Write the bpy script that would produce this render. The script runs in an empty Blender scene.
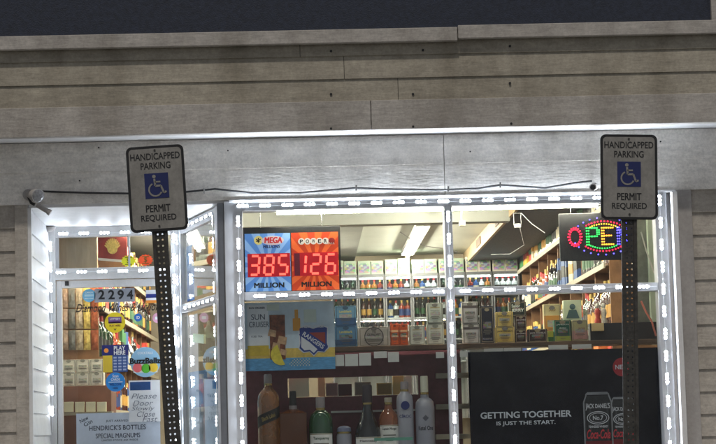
import bpy, math, random
from mathutils import Vector, Matrix
random.seed(7)
SC = bpy.context.scene
COL = SC.collection
R = math.radians

# ------------------------------------------------------------------ camera
F = 2000.0                      # focal length in photo pixels (photo 716 px wide)
CAM = Vector((0, -16, 1.25))
YAW, PITCH, ROLL = math.atan(53 / F), math.atan(208 / F), 0.0262
CR = (Matrix.Rotation(-YAW, 3, 'Z') @ Matrix.Rotation(math.pi / 2 + PITCH, 3, 'X')
      @ Matrix.Rotation(-ROLL, 3, 'Z'))
cd = bpy.data.cameras.new('camera'); cam = bpy.data.objects.new('camera', cd)
COL.objects.link(cam); SC.camera = cam
cd.sensor_width = 36; cd.lens = 36 * F / 716; cd.clip_start = .1; cd.clip_end = 500
cam.location = CAM; cam.rotation_euler = CR.to_euler()

# ------------------------------------------------------------------ light
SUN_EL, SUN_AZ = R(62), R(12)
w = bpy.data.worlds.new('World'); SC.world = w; w.use_nodes = True
wn = w.node_tree.nodes; wl = w.node_tree.links
sky = wn.new('ShaderNodeTexSky'); sky.sky_type = 'NISHITA'; sky.sun_disc = False
sky.sun_elevation = SUN_EL; sky.sun_rotation = math.pi - SUN_AZ
hs = wn.new('ShaderNodeHueSaturation'); hs.inputs['Saturation'].default_value = .25
wl.new(sky.outputs[0], hs.inputs['Color']); wl.new(hs.outputs[0], wn['Background'].inputs[0])
wn['Background'].inputs[1].default_value = .031
sl = bpy.data.lights.new('lot_light', 'SUN'); so = bpy.data.objects.new('lot_light', sl)
COL.objects.link(so); sl.energy = 1.0; sl.angle = R(2); sl.color = (1, .93, .83)
d = Vector((math.sin(SUN_AZ) * math.cos(SUN_EL), math.cos(SUN_AZ) * math.cos(SUN_EL), -math.sin(SUN_EL)))
so.rotation_euler = d.to_track_quat('-Z', 'Y').to_euler(); so.location = (0, -10, 12)
SC.view_settings.view_transform = 'Standard'; SC.view_settings.look = 'None'
SC.view_settings.exposure = .62; SC.view_settings.gamma = 1
LED_POWER = 52.0
WINDOW_LED_POWER = 520.0
TUBE_POWER = 110.0

# ------------------------------------------------------------------ helpers
def at(px, py, Y):
    """point of the plane y = Y that the photo shows at (px, py)"""
    v = CR @ Vector(((px - 358) / F, -(py - 222) / F, -1))
    t = (Y - CAM.y) / v.y
    return CAM + v * t
def PX(px, py, Y): return at(px, py, Y).x
def PZ(px, py, Y): return at(px, py, Y).z
def S(n, Y): return n * (Y - CAM.y) / F
def rect(x0, y0, x1, y1, Y):
    c = at((x0 + x1) / 2, (y0 + y1) / 2, Y); a, b = S(x1 - x0, Y) / 2, S(y1 - y0, Y) / 2
    return c.x - a, c.x + a, c.z - b, c.z + b

BASE = {}
class MB:
    def __init__(s): s.v = []; s.f = []; s.m = []; s.k = 0
    def add(s, vs, fs):
        o = len(s.v); s.v += [tuple(p) for p in vs]
        for f in fs: s.f.append([i + o for i in f]); s.m.append(s.k)
        return s
    def mat(s, k): s.k = k; return s
    def box(s, x0, x1, y0, y1, z0, z1):
        return s.add([(x0, y0, z0), (x1, y0, z0), (x1, y1, z0), (x0, y1, z0), (x0, y0, z1), (x1, y0, z1), (x1, y1, z1), (x0, y1, z1)],
                     [(3, 2, 1, 0), (4, 5, 6, 7), (0, 1, 5, 4), (1, 2, 6, 5), (2, 3, 7, 6), (3, 0, 4, 7)])
    def bar(s, a, b, w, h, up=(0, 0, 1)):
        a, b, up = Vector(a), Vector(b), Vector(up); d = (b - a).normalized()
        x = d.cross(up).normalized() * (w / 2); u = x.cross(d).normalized() * (h / 2)
        P = []
        for p in (a, b): P += [p - x - u, p + x - u, p + x + u, p - x + u]
        return s.add(P, [(3, 2, 1, 0), (4, 5, 6, 7), (0, 1, 5, 4), (1, 2, 6, 5), (2, 3, 7, 6), (3, 0, 4, 7)])
    def quad(s, a, b, c, d): return s.add([a, b, c, d], [(0, 1, 2, 3)])
    def prism(s, pts, y0, y1):
        """outline in x, z extruded from y0 (front) to y1"""
        n = len(pts)
        return s.add([(x, y0, z) for x, z in pts] + [(x, y1, z) for x, z in pts],
                     [tuple(range(n)), tuple(range(2 * n - 1, n - 1, -1))] +
                     [(i, i + n, (i + 1) % n + n, (i + 1) % n) for i in range(n)])
    def disc(s, x, z, r, y0, y1, n=28, sx=1):
        return s.prism([(x + sx * r * math.cos(2 * math.pi * i / n), z + r * math.sin(2 * math.pi * i / n)) for i in range(n)], y0, y1)
    def ribbon(s, pts, wd, y0, y1):
        for (ax, az), (bx, bz) in zip(pts, pts[1:]):
            dx, dz = bx - ax, bz - az; L = math.hypot(dx, dz) or 1; nx, nz = -dz / L * wd / 2, dx / L * wd / 2
            s.prism([(ax - nx, az - nz), (bx - nx, bz - nz), (bx + nx, bz + nz), (ax + nx, az + nz)], y0, y1)
        return s
    def lathe(s, prof, x, y, z, n=24, a0=0, a1=2 * math.pi, cap=True):
        full = abs(a1 - a0 - 2 * math.pi) < 1e-6; m = n if full else n + 1; o = []
        for r, h in prof:
            for i in range(m):
                a = a0 + (a1 - a0) * i / n; o.append((x + r * math.cos(a), y + r * math.sin(a), z + h))
        fs = []
        for j in range(len(prof) - 1):
            for i in range(n):
                k = (i + 1) % m; fs.append((j * m + i, j * m + k, (j + 1) * m + k, (j + 1) * m + i))
        if full and cap:
            fs.append(tuple(range(m - 1, -1, -1))); q = (len(prof) - 1) * m; fs.append(tuple(range(q, q + m)))
        return s.add(o, fs)
    def tube(s, pts, r, n=8):
        pts = [Vector(p) for p in pts]; o = []
        for i, p in enumerate(pts):
            t = (pts[min(i + 1, len(pts) - 1)] - pts[max(i - 1, 0)]).normalized()
            u = t.cross(Vector((0, 0, 1)));
            if u.length < .05: u = t.cross(Vector((0, 1, 0)))
            u.normalize(); q = u.cross(t); rr = r[i] if isinstance(r, (list, tuple)) else r
            for k in range(n):
                a = 2 * math.pi * k / n; o.append(p + u * rr * math.cos(a) + q * rr * math.sin(a))
        fs = [(i * n + k, i * n + (k + 1) % n, (i + 1) * n + (k + 1) % n, (i + 1) * n + k) for i in range(len(pts) - 1) for k in range(n)]
        fs += [tuple(range(n - 1, -1, -1)), tuple(range((len(pts) - 1) * n, len(pts) * n))]
        return s.add(o, fs)
    def mesh(s, name, mats, base=(0, 0, 0), smooth=False):
        me = bpy.data.meshes.new(name)
        me.from_pydata([(p[0] - base[0], p[1] - base[1], p[2] - base[2]) for p in s.v], [], s.f)
        if not isinstance(mats, (list, tuple)): mats = [mats]
        for m in mats: me.materials.append(m)
        for p, k in zip(me.polygons, s.m): p.material_index = k
        if smooth:
            me.polygons.foreach_set('use_smooth', [True] * len(me.polygons))
            me.set_sharp_from_angle(angle=R(38))
        me.update(); return me
    def build(s, name, mats, parent=None, smooth=False, bevel=0, local=False):
        b = (0, 0, 0) if (local or parent is None) else BASE[parent.name]
        o = bpy.data.objects.new(name, s.mesh(name, mats, b, smooth)); COL.objects.link(o)
        if parent: o.parent = parent
        BASE[o.name] = b
        if bevel:
            m = o.modifiers.new('bevel', 'BEVEL'); m.width = bevel; m.segments = 2; m.limit_method = 'ANGLE'
        return o

def tag(o, label=None, cat=None, group=None, kind=None):
    if label: o['label'] = label
    if cat: o['category'] = cat
    if group: o['group'] = group
    if kind: o['kind'] = kind
    return o
def thing(name, label, cat, loc=(0, 0, 0), group=None, rot=None):
    o = bpy.data.objects.new(name, None); COL.objects.link(o); o.location = loc
    o.empty_display_size = .1
    if rot: o.rotation_euler = rot
    BASE[o.name] = tuple(loc); return tag(o, label, cat, group)
def solo(mb, name, mats, label, cat, group=None, smooth=False, bevel=0, loc=None):
    """a thing that is one mesh; its origin at loc or the middle of its base"""
    if loc is None:
        xs, ys, zs = zip(*mb.v); loc = ((min(xs) + max(xs)) / 2, (min(ys) + max(ys)) / 2, min(zs))
    o = bpy.data.objects.new(name, mb.mesh(name, mats, loc, smooth)); COL.objects.link(o); o.location = loc
    BASE[o.name] = tuple(loc)
    if bevel:
        m = o.modifiers.new('bevel', 'BEVEL'); m.width = bevel; m.segments = 2; m.limit_method = 'ANGLE'
    return tag(o, label, cat, group)

def text_polys(s, off=0, shear=0, space=1):
    cu = bpy.data.curves.new('t', 'FONT'); cu.body = s; cu.offset = off; cu.shear = shear; cu.space_character = space
    cu.resolution_u = 4
    o = bpy.data.objects.new('t', cu); me = bpy.data.meshes.new_from_object(o)
    vs = [(v.co.x, v.co.y) for v in me.vertices]; fs = [tuple(p.vertices) for p in me.polygons]
    bpy.data.objects.remove(o); bpy.data.curves.remove(cu); bpy.data.meshes.remove(me)
    return vs, fs
def put_text(mb, s, x, z, wd, ht, y, off=.012, shear=0, wrap=None, rot=0, warp=None, space=1, axis=None):
    """text centred at (x, z) on the plane y, fitted to wd by ht; wrap = (cx, cy, radius) bends it round a bottle"""
    if 'M' in s and off > 0:      # the font's M breaks when widened: thicken with shifted copies instead
        k = off * ht * .9
        for i, (du, dv) in enumerate(((-k, -k * .6), (k, -k * .6), (-k, k * .6), (k, k * .6))):
            put_text(mb, s, x + du, z + dv, wd - 2 * k, ht - 1.2 * k, y - .00012 * i, 0, shear, wrap, rot, warp, space)
        return mb
    vs, fs = text_polys(s, off, shear, space)
    if not vs: return mb
    xs, zs = [v[0] for v in vs], [v[1] for v in vs]
    a, b, c, e = min(xs), max(xs), min(zs), max(zs); out = []
    for u, v in vs:
        u = (u - (a + b) / 2) / (b - a) * wd; v = (v - (c + e) / 2) / (e - c or 1) * ht
        if warp: v *= 1 - warp * (1 - (2 * u / wd) ** 2)
        if rot: u, v = u * math.cos(rot) - v * math.sin(rot), u * math.sin(rot) + v * math.cos(rot)
        if wrap:
            cx, cy, r = wrap; q = (x + u - cx) / r; out.append((cx + r * math.sin(q), cy - r * math.cos(q), z + v))
        else: out.append((x + u, y, z + v))
    return mb.add(out, fs)

# ------------------------------------------------------------------ materials
def lin(c): return tuple((x / 255 / 12.92 if x / 255 <= .04045 else ((x / 255 + .055) / 1.055) ** 2.4) for x in c)
def material(name, col, rough=.6, metal=0, var=.12, scale=6, bump=0, bscale=60, stretch=None, spec=.5, emit=0, coat=0, trans=0, stain=0):
    m = bpy.data.materials.new(name); m.use_nodes = True; t = m.node_tree; n = t.nodes; l = t.links
    b = n['Principled BSDF']; b.inputs['Roughness'].default_value = rough; b.inputs['Metallic'].default_value = metal
    b.inputs['Specular IOR Level'].default_value = spec; b.inputs['Coat Weight'].default_value = coat
    b.inputs['Transmission Weight'].default_value = trans
    tc = n.new('ShaderNodeTexCoord'); mp = n.new('ShaderNodeMapping'); l.new(tc.outputs['Object'], mp.inputs[0])
    if stretch: mp.inputs['Scale'].default_value = stretch
    nz = n.new('ShaderNodeTexNoise'); nz.inputs['Scale'].default_value = scale; nz.inputs['Detail'].default_value = 6
    nz.inputs['Roughness'].default_value = .65; l.new(mp.outputs[0], nz.inputs['Vector'])
    rp = n.new('ShaderNodeValToRGB'); rp.color_ramp.elements[0].position = .3; rp.color_ramp.elements[1].position = .7
    rp.color_ramp.elements[0].color = tuple(c * (1 - var) for c in col) + (1,)
    rp.color_ramp.elements[1].color = tuple(min(1, c * (1 + var)) for c in col) + (1,)
    l.new(nz.outputs['Fac'], rp.inputs[0]); out = rp.outputs[0]
    if stain:
        n2 = n.new('ShaderNodeTexNoise'); n2.inputs['Scale'].default_value = 1.3; n2.inputs['Detail'].default_value = 8
        mp2 = n.new('ShaderNodeMapping'); mp2.inputs['Scale'].default_value = (2.2, 2, .7); l.new(tc.outputs['Object'], mp2.inputs[0]); l.new(mp2.outputs[0], n2.inputs['Vector'])
        r2 = n.new('ShaderNodeValToRGB'); r2.color_ramp.elements[0].position = .45; r2.color_ramp.elements[1].position = .75
        mx = n.new('ShaderNodeMix'); mx.data_type = 'RGBA'; mx.blend_type = 'MULTIPLY'; l.new(n2.outputs['Fac'], r2.inputs[0])
        ml = n.new('ShaderNodeMath'); ml.operation = 'MULTIPLY'; ml.inputs[1].default_value = stain; l.new(r2.outputs[0], ml.inputs[0])
        l.new(ml.outputs[0], mx.inputs[0]); l.new(out, mx.inputs[6]); mx.inputs[7].default_value = (.6, .58, .54, 1); out = mx.outputs[2]
        for sc_, k_, lo_ in ((45, .55, .75), (9, .4, .75)):
            n3 = n.new('ShaderNodeTexNoise'); n3.inputs['Scale'].default_value = sc_; n3.inputs['Detail'].default_value = 5; n3.inputs['Roughness'].default_value = .75; l.new(tc.outputs['Object'], n3.inputs['Vector'])
            r3 = n.new('ShaderNodeMapRange'); r3.inputs[1].default_value = .35; r3.inputs[2].default_value = .62; r3.inputs[3].default_value = lo_; r3.inputs[4].default_value = 1.28; l.new(n3.outputs['Fac'], r3.inputs[0])
            m3 = n.new('ShaderNodeMix'); m3.data_type = 'RGBA'; m3.blend_type = 'MULTIPLY'; m3.inputs[0].default_value = k_ * stain; l.new(out, m3.inputs[6]); l.new(r3.outputs[0], m3.inputs[7]); out = m3.outputs[2]
    l.new(out, b.inputs['Base Color'])
    if bump:
        bn = n.new('ShaderNodeTexNoise'); bn.inputs['Scale'].default_value = bscale; bn.inputs['Detail'].default_value = 4
        l.new(mp.outputs[0], bn.inputs['Vector']); bp = n.new('ShaderNodeBump'); bp.inputs['Strength'].default_value = bump; bp.inputs['Distance'].default_value = .01
        l.new(bn.outputs['Fac'], bp.inputs['Height']); l.new(bp.outputs[0], b.inputs['Normal'])
    if emit:
        l.new(out, b.inputs['Emission Color']); b.inputs['Emission Strength'].default_value = emit
    return m
def emitter(name, col, st):
    m = bpy.data.materials.new(name); m.use_nodes = True; n = m.node_tree.nodes; b = n['Principled BSDF']
    b.inputs['Base Color'].default_value = (*[min(.8, c) for c in col], 1); b.inputs['Emission Color'].default_value = (*col, 1); b.inputs['Emission Strength'].default_value = st
    return m
def glass(name, tint=(1, 1, 1), refl=1.0, rough=0.0):
    m = bpy.data.materials.new(name); m.use_nodes = True; t = m.node_tree; n = t.nodes; l = t.links
    n.remove(n['Principled BSDF']); tr = n.new('ShaderNodeBsdfTransparent'); tr.inputs[0].default_value = (*tint, 1)
    g = n.new('ShaderNodeBsdfGlossy'); g.inputs['Roughness'].default_value = rough
    fr = n.new('ShaderNodeFresnel'); fr.inputs[0].default_value = 1.5
    ml = n.new('ShaderNodeMath'); ml.operation = 'MULTIPLY'; ml.inputs[1].default_value = refl; ml.use_clamp = True
    l.new(fr.outputs[0], ml.inputs[0])
    mx = n.new('ShaderNodeMixShader'); l.new(ml.outputs[0], mx.inputs[0]); l.new(tr.outputs[0], mx.inputs[1]); l.new(g.outputs[0], mx.inputs[2])
    df = n.new('ShaderNodeBsdfDiffuse'); df.inputs[0].default_value = (.5, .52, .54, 1); tc = n.new('ShaderNodeTexCoord')
    nz = n.new('ShaderNodeTexNoise'); nz.inputs['Scale'].default_value = 3; nz.inputs['Detail'].default_value = 8; nz.inputs['Distortion'].default_value = 1.2; l.new(tc.outputs['Object'], nz.inputs['Vector'])
    rp = n.new('ShaderNodeMapRange'); rp.inputs[1].default_value = .4; rp.inputs[2].default_value = .8; rp.inputs[4].default_value = .014; l.new(nz.outputs['Fac'], rp.inputs[0])
    m2 = n.new('ShaderNodeMixShader'); l.new(rp.outputs[0], m2.inputs[0]); l.new(mx.outputs[0], m2.inputs[1]); l.new(df.outputs[0], m2.inputs[2])
    l.new(m2.outputs[0], n['Material Output'].inputs[0]); return m
def rays(name, c0, c1, emit, count=14):
    """sunburst print: two colours in wedges around the object's origin"""
    m = bpy.data.materials.new(name); m.use_nodes = True; t = m.node_tree; n = t.nodes; l = t.links; b = n['Principled BSDF']
    tc = n.new('ShaderNodeTexCoord'); sp = n.new('ShaderNodeSeparateXYZ'); l.new(tc.outputs['Object'], sp.inputs[0])
    at2 = n.new('ShaderNodeMath'); at2.operation = 'ARCTAN2'; l.new(sp.outputs['Z'], at2.inputs[0]); l.new(sp.outputs['X'], at2.inputs[1])
    mu = n.new('ShaderNodeMath'); mu.operation = 'MULTIPLY'; mu.inputs[1].default_value = count; l.new(at2.outputs[0], mu.inputs[0])
    si = n.new('ShaderNodeMath'); si.operation = 'SINE'; l.new(mu.outputs[0], si.inputs[0])
    rp = n.new('ShaderNodeValToRGB'); e = rp.color_ramp.elements; e[0].position = .42; e[1].position = .58
    ad = n.new('ShaderNodeMath'); ad.operation = 'MULTIPLY_ADD'; ad.inputs[1].default_value = .5; ad.inputs[2].default_value = .5
    l.new(si.outputs[0], ad.inputs[0]); l.new(ad.outputs[0], rp.inputs[0]); e[0].color = (*c0, 1); e[1].color = (*c1, 1)
    l.new(rp.outputs[0], b.inputs['Base Color']); l.new(rp.outputs[0], b.inputs['Emission Color']); b.inputs['Emission Strength'].default_value = emit
    b.inputs['Roughness'].default_value = .5
    return m

M = {}
def pm(key, rgb, **k):
    """cached plain print/paint material from an sRGB-like paint colour"""
    if key not in M: M[key] = material(key, lin(rgb), **{**dict(rough=.55, var=.06, scale=9), **k})
    return M[key]
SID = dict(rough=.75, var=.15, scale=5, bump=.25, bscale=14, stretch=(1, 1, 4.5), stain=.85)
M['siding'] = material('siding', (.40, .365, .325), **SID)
M['upper'] = material('upper_siding', (.33, .30, .245), **SID)
M['fascia'] = material('fascia_board', (.385, .36, .335), **SID)
M['frieze'] = material('frieze_board', (.77, .74, .70), **SID)
M['trimgrey'] = material('trim_grey', (.36, .34, .33), rough=.65, var=.08, bump=.15, bscale=20, stain=.5)
M['white'] = material('white_paint', (.68, .68, .69), rough=.5, var=.05, bump=.1, bscale=18, stain=.25)
M['alu'] = material('aluminium_frame', (.52, .53, .56), rough=.4, metal=.1, var=.08, scale=20, stretch=(1, 1, .2))
M['alud'] = material('dark_aluminium', (.16, .165, .18), rough=.45, metal=.4, var=.1, scale=15)
M['panel'] = material('dark_panel', (.016, .022, .042), rough=.6, var=.4, scale=25, bump=.3, bscale=90)
M['black'] = material('black_paint', (.02, .02, .022), rough=.5, var=.3, scale=30)
M['post'] = material('post_steel', (.06, .057, .052), rough=.55, metal=.3, var=.35, scale=40, bump=.2)
M['sign'] = material('sign_sheet', (.27, .26, .243), rough=.45, var=.09, scale=9, stain=.7, bump=.1, bscale=30)
M['blue'] = material('sign_blue', (.012, .02, .11), rough=.45, var=.15)
M['ink'] = material('ink', (.012, .012, .014), rough=.6, var=.2)
M['wood'] = material('shelf_wood', (.23, .115, .05), rough=.55, var=.35, scale=7, stretch=(1, 6, .6))
M['woodd'] = material('dark_wood', (.10, .055, .03), rough=.6, var=.3, scale=7, stretch=(1, 6, .6))
M['tan'] = material('tan_board', (.42, .31, .19), rough=.6, var=.12)
M['cream'] = material('price_rail', (.42, .37, .28), rough=.5, var=.1, scale=14)
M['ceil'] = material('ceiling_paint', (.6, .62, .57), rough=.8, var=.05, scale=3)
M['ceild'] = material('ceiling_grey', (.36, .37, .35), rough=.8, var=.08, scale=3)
M['inwall'] = material('inner_wall', (.42, .36, .28), rough=.8, var=.1)
M['floor'] = material('shop_floor', (.22, .19, .16), rough=.4, var=.15)
M['glit'] = material('speckled_soffit', (.07, .075, .085), rough=.6, var=.75, scale=70, bump=.4)
M['burg'] = material('burgundy_board', (.17, .045, .062), rough=.5, var=.25, scale=10)
M['blackposter'] = material('black_poster', (.006, .0065, .014), rough=.6, var=.35, scale=30, spec=.15)
M['glass'] = glass('window_glass', (.93, .95, .95), .55)
M['sglass'] = glass('side_glass', (.88, .92, .94), .5, .02)
M['led'] = emitter('led_lens', (.80, .89, 1), LED_POWER)
M['ledw'] = emitter('window_led_lens', (.80, .89, 1), WINDOW_LED_POWER)
M['case'] = material('led_case', (.8, .82, .85), rough=.35, var=.03)
M['tube'] = emitter('lamp_tube', (1, .93, .72), TUBE_POWER)
M['asphalt'] = material('asphalt', (.05, .05, .052), rough=.9, var=.3, scale=40, bump=.5, bscale=200)
M['concrete'] = material('concrete', (.32, .31, .29), rough=.9, var=.15, scale=8, bump=.3, bscale=120, stain=.5)
M['paint'] = material('road_paint', (.7, .7, .68), rough=.8, var=.15, scale=30)
M['glassgrey'] = material('lamp_glass', (.16, .16, .165), rough=.12, var=.5, scale=60, coat=1)
M['chrome'] = material('lamp_metal', (.55, .55, .55), rough=.25, metal=.9, var=.1)
M['cable'] = material('cable_rubber', (.02, .02, .022), rough=.55, var=.2)
def busy(name, base, scale=26, k=.75):
    m = material(name, base, rough=.45); t = m.node_tree; n = t.nodes; l = t.links; b = n['Principled BSDF']
    tc = n.new('ShaderNodeTexCoord'); v = n.new('ShaderNodeTexVoronoi'); v.inputs['Scale'].default_value = scale; v.distance = 'CHEBYCHEV'
    mp = n.new('ShaderNodeMapping'); mp.inputs['Scale'].default_value = (1, .4, 1.6); l.new(tc.outputs['Object'], mp.inputs[0]); l.new(mp.outputs[0], v.inputs['Vector'])
    hs_ = n.new('ShaderNodeHueSaturation'); hs_.inputs['Saturation'].default_value = .75; hs_.inputs['Value'].default_value = .5; l.new(v.outputs['Color'], hs_.inputs['Color'])
    mx = n.new('ShaderNodeMix'); mx.data_type = 'RGBA'; mx.inputs[0].default_value = k; mx.inputs[6].default_value = (*base, 1); l.new(hs_.outputs[0], mx.inputs[7]); l.new(mx.outputs[2], b.inputs['Base Color'])
    return m
M['busy'] = busy('busy_print', (.2, .185, .15)); M['busyp'] = busy('pale_busy_print', (.45, .42, .36), 60, .35); M['busyd'] = busy('busy_dark_print', (.12, .07, .05), 34, .5)
M['paper'] = pm('paper', (225, 228, 232))
M['ceramic'] = pm('white_card', (222, 220, 214))

# ------------------------------------------------------------------ ground
tag(MB().box(-80, 80, -90, 60, -.3, 0).build('ground', M['asphalt']), kind='structure')
tag(MB().box(-20, 20, -4.6, -.001, .004, .16).build('pavement', M['concrete'], bevel=.01), kind='structure')
st = MB()
for x in (-4.4, -1.6, 1.2, 4.0): st.box(x - .05, x + .05, -10.4, -5.2, .001, .005)
tag(st.build('parking_lines', M['paint']), kind='structure')

# ------------------------------------------------------------------ the building
FLOOR, EYE = .5, 1.25
YF = -.33                                     # face of the overhanging upper storey
LX, RX = -9.0, 9.0
B = thing('shop_building', 'grey clapboard shop front with overhanging upper storey and lit display windows', 'building', (0, 0, 0))
def lap(mb, x0, x1, zs, yf, th=.022, lean=.014):
    """lapped boards: zs from low to high; each board's foot stands proud of the head of the one below"""
    for a, b in zip(zs, zs[1:]):
        mb.add([(x0, yf - th, a), (x1, yf - th, a), (x1, yf - th + lean, b), (x0, yf - th + lean, b),
                (x0, yf + .02, a), (x1, yf + .02, a), (x1, yf + .02, b), (x0, yf + .02, b)],
               [(0, 1, 2, 3), (7, 6, 5, 4), (1, 5, 6, 2), (4, 0, 3, 7), (4, 5, 1, 0), (3, 2, 6, 7)])
zF = [PZ(358, p, YF) for p in (131, 102, 79, 56, 31.5)]     # foot of fascia .. top of siding
mb = MB(); j1 = PX(371, 120, YF)
for a, b in ((LX, j1 - .0025), (j1 + .0025, RX)): lap(mb, a, b, [zF[0], zF[1] + .004], YF, .05, .006)
mb.build('fascia', M['fascia'], B, bevel=.004)
mb = MB()
j2, j3 = PX(398, 90, YF), PX(344, 68, YF)
for a, b in ((LX, j2 - .002), (j2 + .002, RX)): lap(mb, a, b, [zF[1] + .004, zF[2]], YF, .024, .012)
for a, b in ((LX, j3 - .002), (j3 + .002, RX)): lap(mb, a, b, [zF[2], zF[3]], YF, .024, .012)
j4 = PX(300, 52, YF)
for a, b in ((LX, j4 - .002), (j4 + .002, RX)): lap(mb, a, b, [zF[3], zF[4]], YF, .024, .012)
mb.build('upper_siding', M['upper'], B)
zt0, zt1 = PZ(358, 44.5, YF), PZ(358, 31, YF)
mb = MB(); jt = PX(457, 36, YF)
mb.box(LX, jt - .003, YF - .085, YF - .03, zt0, zt1); mb.box(jt + .003, RX, YF - .082, YF - .03, zt0 + .016, zt1 + .014)
mb.build('ledge_trim', M['fascia'], B, bevel=.005)
xr = PX(709.5, 10, YF)
MB().box(xr, xr + .14, YF - .075, YF - .02, zt1 + .001, zt1 + 1.4).build('panel_edge_trim', M['fascia'], B, bevel=.004)
MB().box(LX, xr, YF - .035, YF - .01, zt1 + .001, zt1 + 1.4).build('dark_panel', M['panel'], B)
MB().box(xr + .14, RX, YF - .035, YF - .01, zt1 + .001, zt1 + 1.4).build('upper_wall', M['fascia'], B)
MB().box(LX, RX, YF + .02, 9.6, zt1 + 1.2, zt1 + 1.6).build('roof', M['panel'], B)
MB().box(LX, RX, YF + .021, 0.1, zF[0] + .01, zF[0] + .05).build('soffit', M['white'], B)
MB().box(LX, RX, YF + .021, YF + .06, zF[0] + .051, zt1 + 1.19).build('upper_wall', M['panel'], B)
# nail heads and old screw holes in the boards
for (px, py) in ((331, 51), (331, 94), (331, 129), (423, 50), (413, 94), (413, 127), (510, 46), (510, 83), (511, 124)):
    p = at(px, py, YF - .03)
    MB().disc(p.x, p.z, .0095, YF - (.055 if py > 100 else .03), YF, 10).build('nail_hole', M['ink'], B)
for px, py in ((80, 181), (99, 148), (228, 151), (470, 152), (660, 142)):
    p = at(px, py, 0); MB().disc(p.x, p.z, .0065, -.028, 0, 10).build('nail_hole', M['ink'], B)

# lower wall: frieze over the openings, siding left and right
xl0, xl1 = PX(16, 320, 0), PX(29, 320, 0)           # left corner board
xr0, xr1 = PX(680.5, 320, 0), PX(696, 320, 0)       # right corner board
zTop = PZ(358, 131, YF) + .005
zA, zB, zOpen = PZ(358, 166, 0), PZ(358, 197.5, 0), PZ(358, 200, 0)
jm = PX(444, 165, 0)
mb = MB()
for a, b in ((LX, jm - .003), (jm + .003, RX)):
    lap(mb, a, b, [zB, zA], 0, .024, .008); lap(mb, a, b, [zA, zTop], 0, .026, .01)
mb.build('frieze_siding', M['frieze'], B)
zs = [PZ(358, 243 + 22.5 * k, 0) for k in range(15, -3, -1)]
zs = [z for z in zs if .17 < z < zB - .03]
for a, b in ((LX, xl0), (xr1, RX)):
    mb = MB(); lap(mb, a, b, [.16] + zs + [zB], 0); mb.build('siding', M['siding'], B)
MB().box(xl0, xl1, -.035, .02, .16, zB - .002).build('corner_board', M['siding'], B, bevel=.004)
MB().box(xr0, xr1, -.035, .02, .16, zB - .002).build('corner_board', M['trimgrey'], B, bevel=.004)
# structure behind the siding
MB().box(LX, xl1 - .001, .021, .2, .16, zTop).build('wall_core', M['inwall'], B)
MB().box(xr0 + .001, RX, .021, .2, .16, zTop).build('wall_core', M['inwall'], B)
zHead = PZ(450, 201, .06)
MB().box(xl1, xr0, .021, .2, zHead + .03, zTop).build('wall_core', M['inwall'], B)
# head flashing over the windows
xs0 = PX(229, 205, 0)
MB().box(xs0, xr0 - .001, -.032, .02, zOpen, zOpen + .022).build('head_flashing', M['white'], B, bevel=.004)
MB().box(xl1 + .001, xs0 - .001, -.01, .02, zOpen - .004, zOpen + .022).build('head_flashing', M['white'], B, bevel=.004)

# recess: left return wall, ceiling, landing
YD = 1.5
A = Vector((PX(222, 320, .08), .08, 0)); E = Vector((PX(183, 320, YD), YD, 0))     # splayed window line
xd = PX(48, 320, YD)
mb = MB(); zr = [zz for zz in [PZ(358, 247 + 22.5 * k, 0) for k in range(15, -3, -1)] if FLOOR < zz < zOpen - .05]
for a, b in zip([FLOOR] + zr, zr + [zOpen - .006]):
    x0, x1 = xl1, xd
    mb.add([(x0 + .022, .021, a), (x1 + .022, YD, a), (x1 + .008, YD, b), (x0 + .008, .021, b),
            (x0 - .03, .021, a), (x1 - .03, YD, a), (x1 - .03, YD, b), (x0 - .03, .021, b)],
           [(0, 1, 2, 3), (7, 6, 5, 4), (1, 5, 6, 2), (4, 0, 3, 7), (4, 5, 1, 0), (3, 2, 6, 7)])
mb.build('entry_siding', M['white'], B)
MB().box(xl1 + .0, xl1 + .03, -.03, .0205, FLOOR, zOpen - .006).build('corner_bead', M['white'], B, bevel=.003)
MB().box(xl1 - .03, A.x - .02, .0, YD + .1, zOpen - .0055, zOpen + .03).build('entry_ceiling', M['white'], B)
MB().box(xl1, xr0, -.3, 9.3, .17, FLOOR).build('shop_floor', M['floor'], B)

# door wall
zTr1, zTr0 = PZ(110, 233, YD), PZ(110, 271.5, YD)       # transom LED rows
zDh = PZ(110, 279, YD)
xj1 = PX(172, 320, YD)                                   # right jamb
xdl = PX(56.5, 360, YD)
mb = MB()
mb.box(xd - .02, xdl, YD - .02, YD + .08, FLOOR, zOpen - .006)                       # left jamb
mb.box(xj1, E.x + .02, YD - .02, YD + .08, FLOOR, zOpen - .006)
mb.box(xdl, xj1, YD - .018, YD + .08, zTr1 - .03, zOpen - .006)
mb.box(xdl, xj1, YD - .019, YD + .08, zDh, zTr0 + .035)
mb.build('door_frame', M['white'], B, bevel=.004)
f = MB().box(xdl, xj1, YD + .02, YD + .03, zTr0 + .035, zTr1 - .03).build('transom_window', M['glass'], B)
for a, b in ((xdl, xdl + .03), (PX(128, 250, YD), PX(130, 250, YD))): MB().box(a, b, YD + .005, YD + .0195, zTr0 + .035, zTr1 - .03).build('glazing_bead', M['alu'], f)
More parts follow.
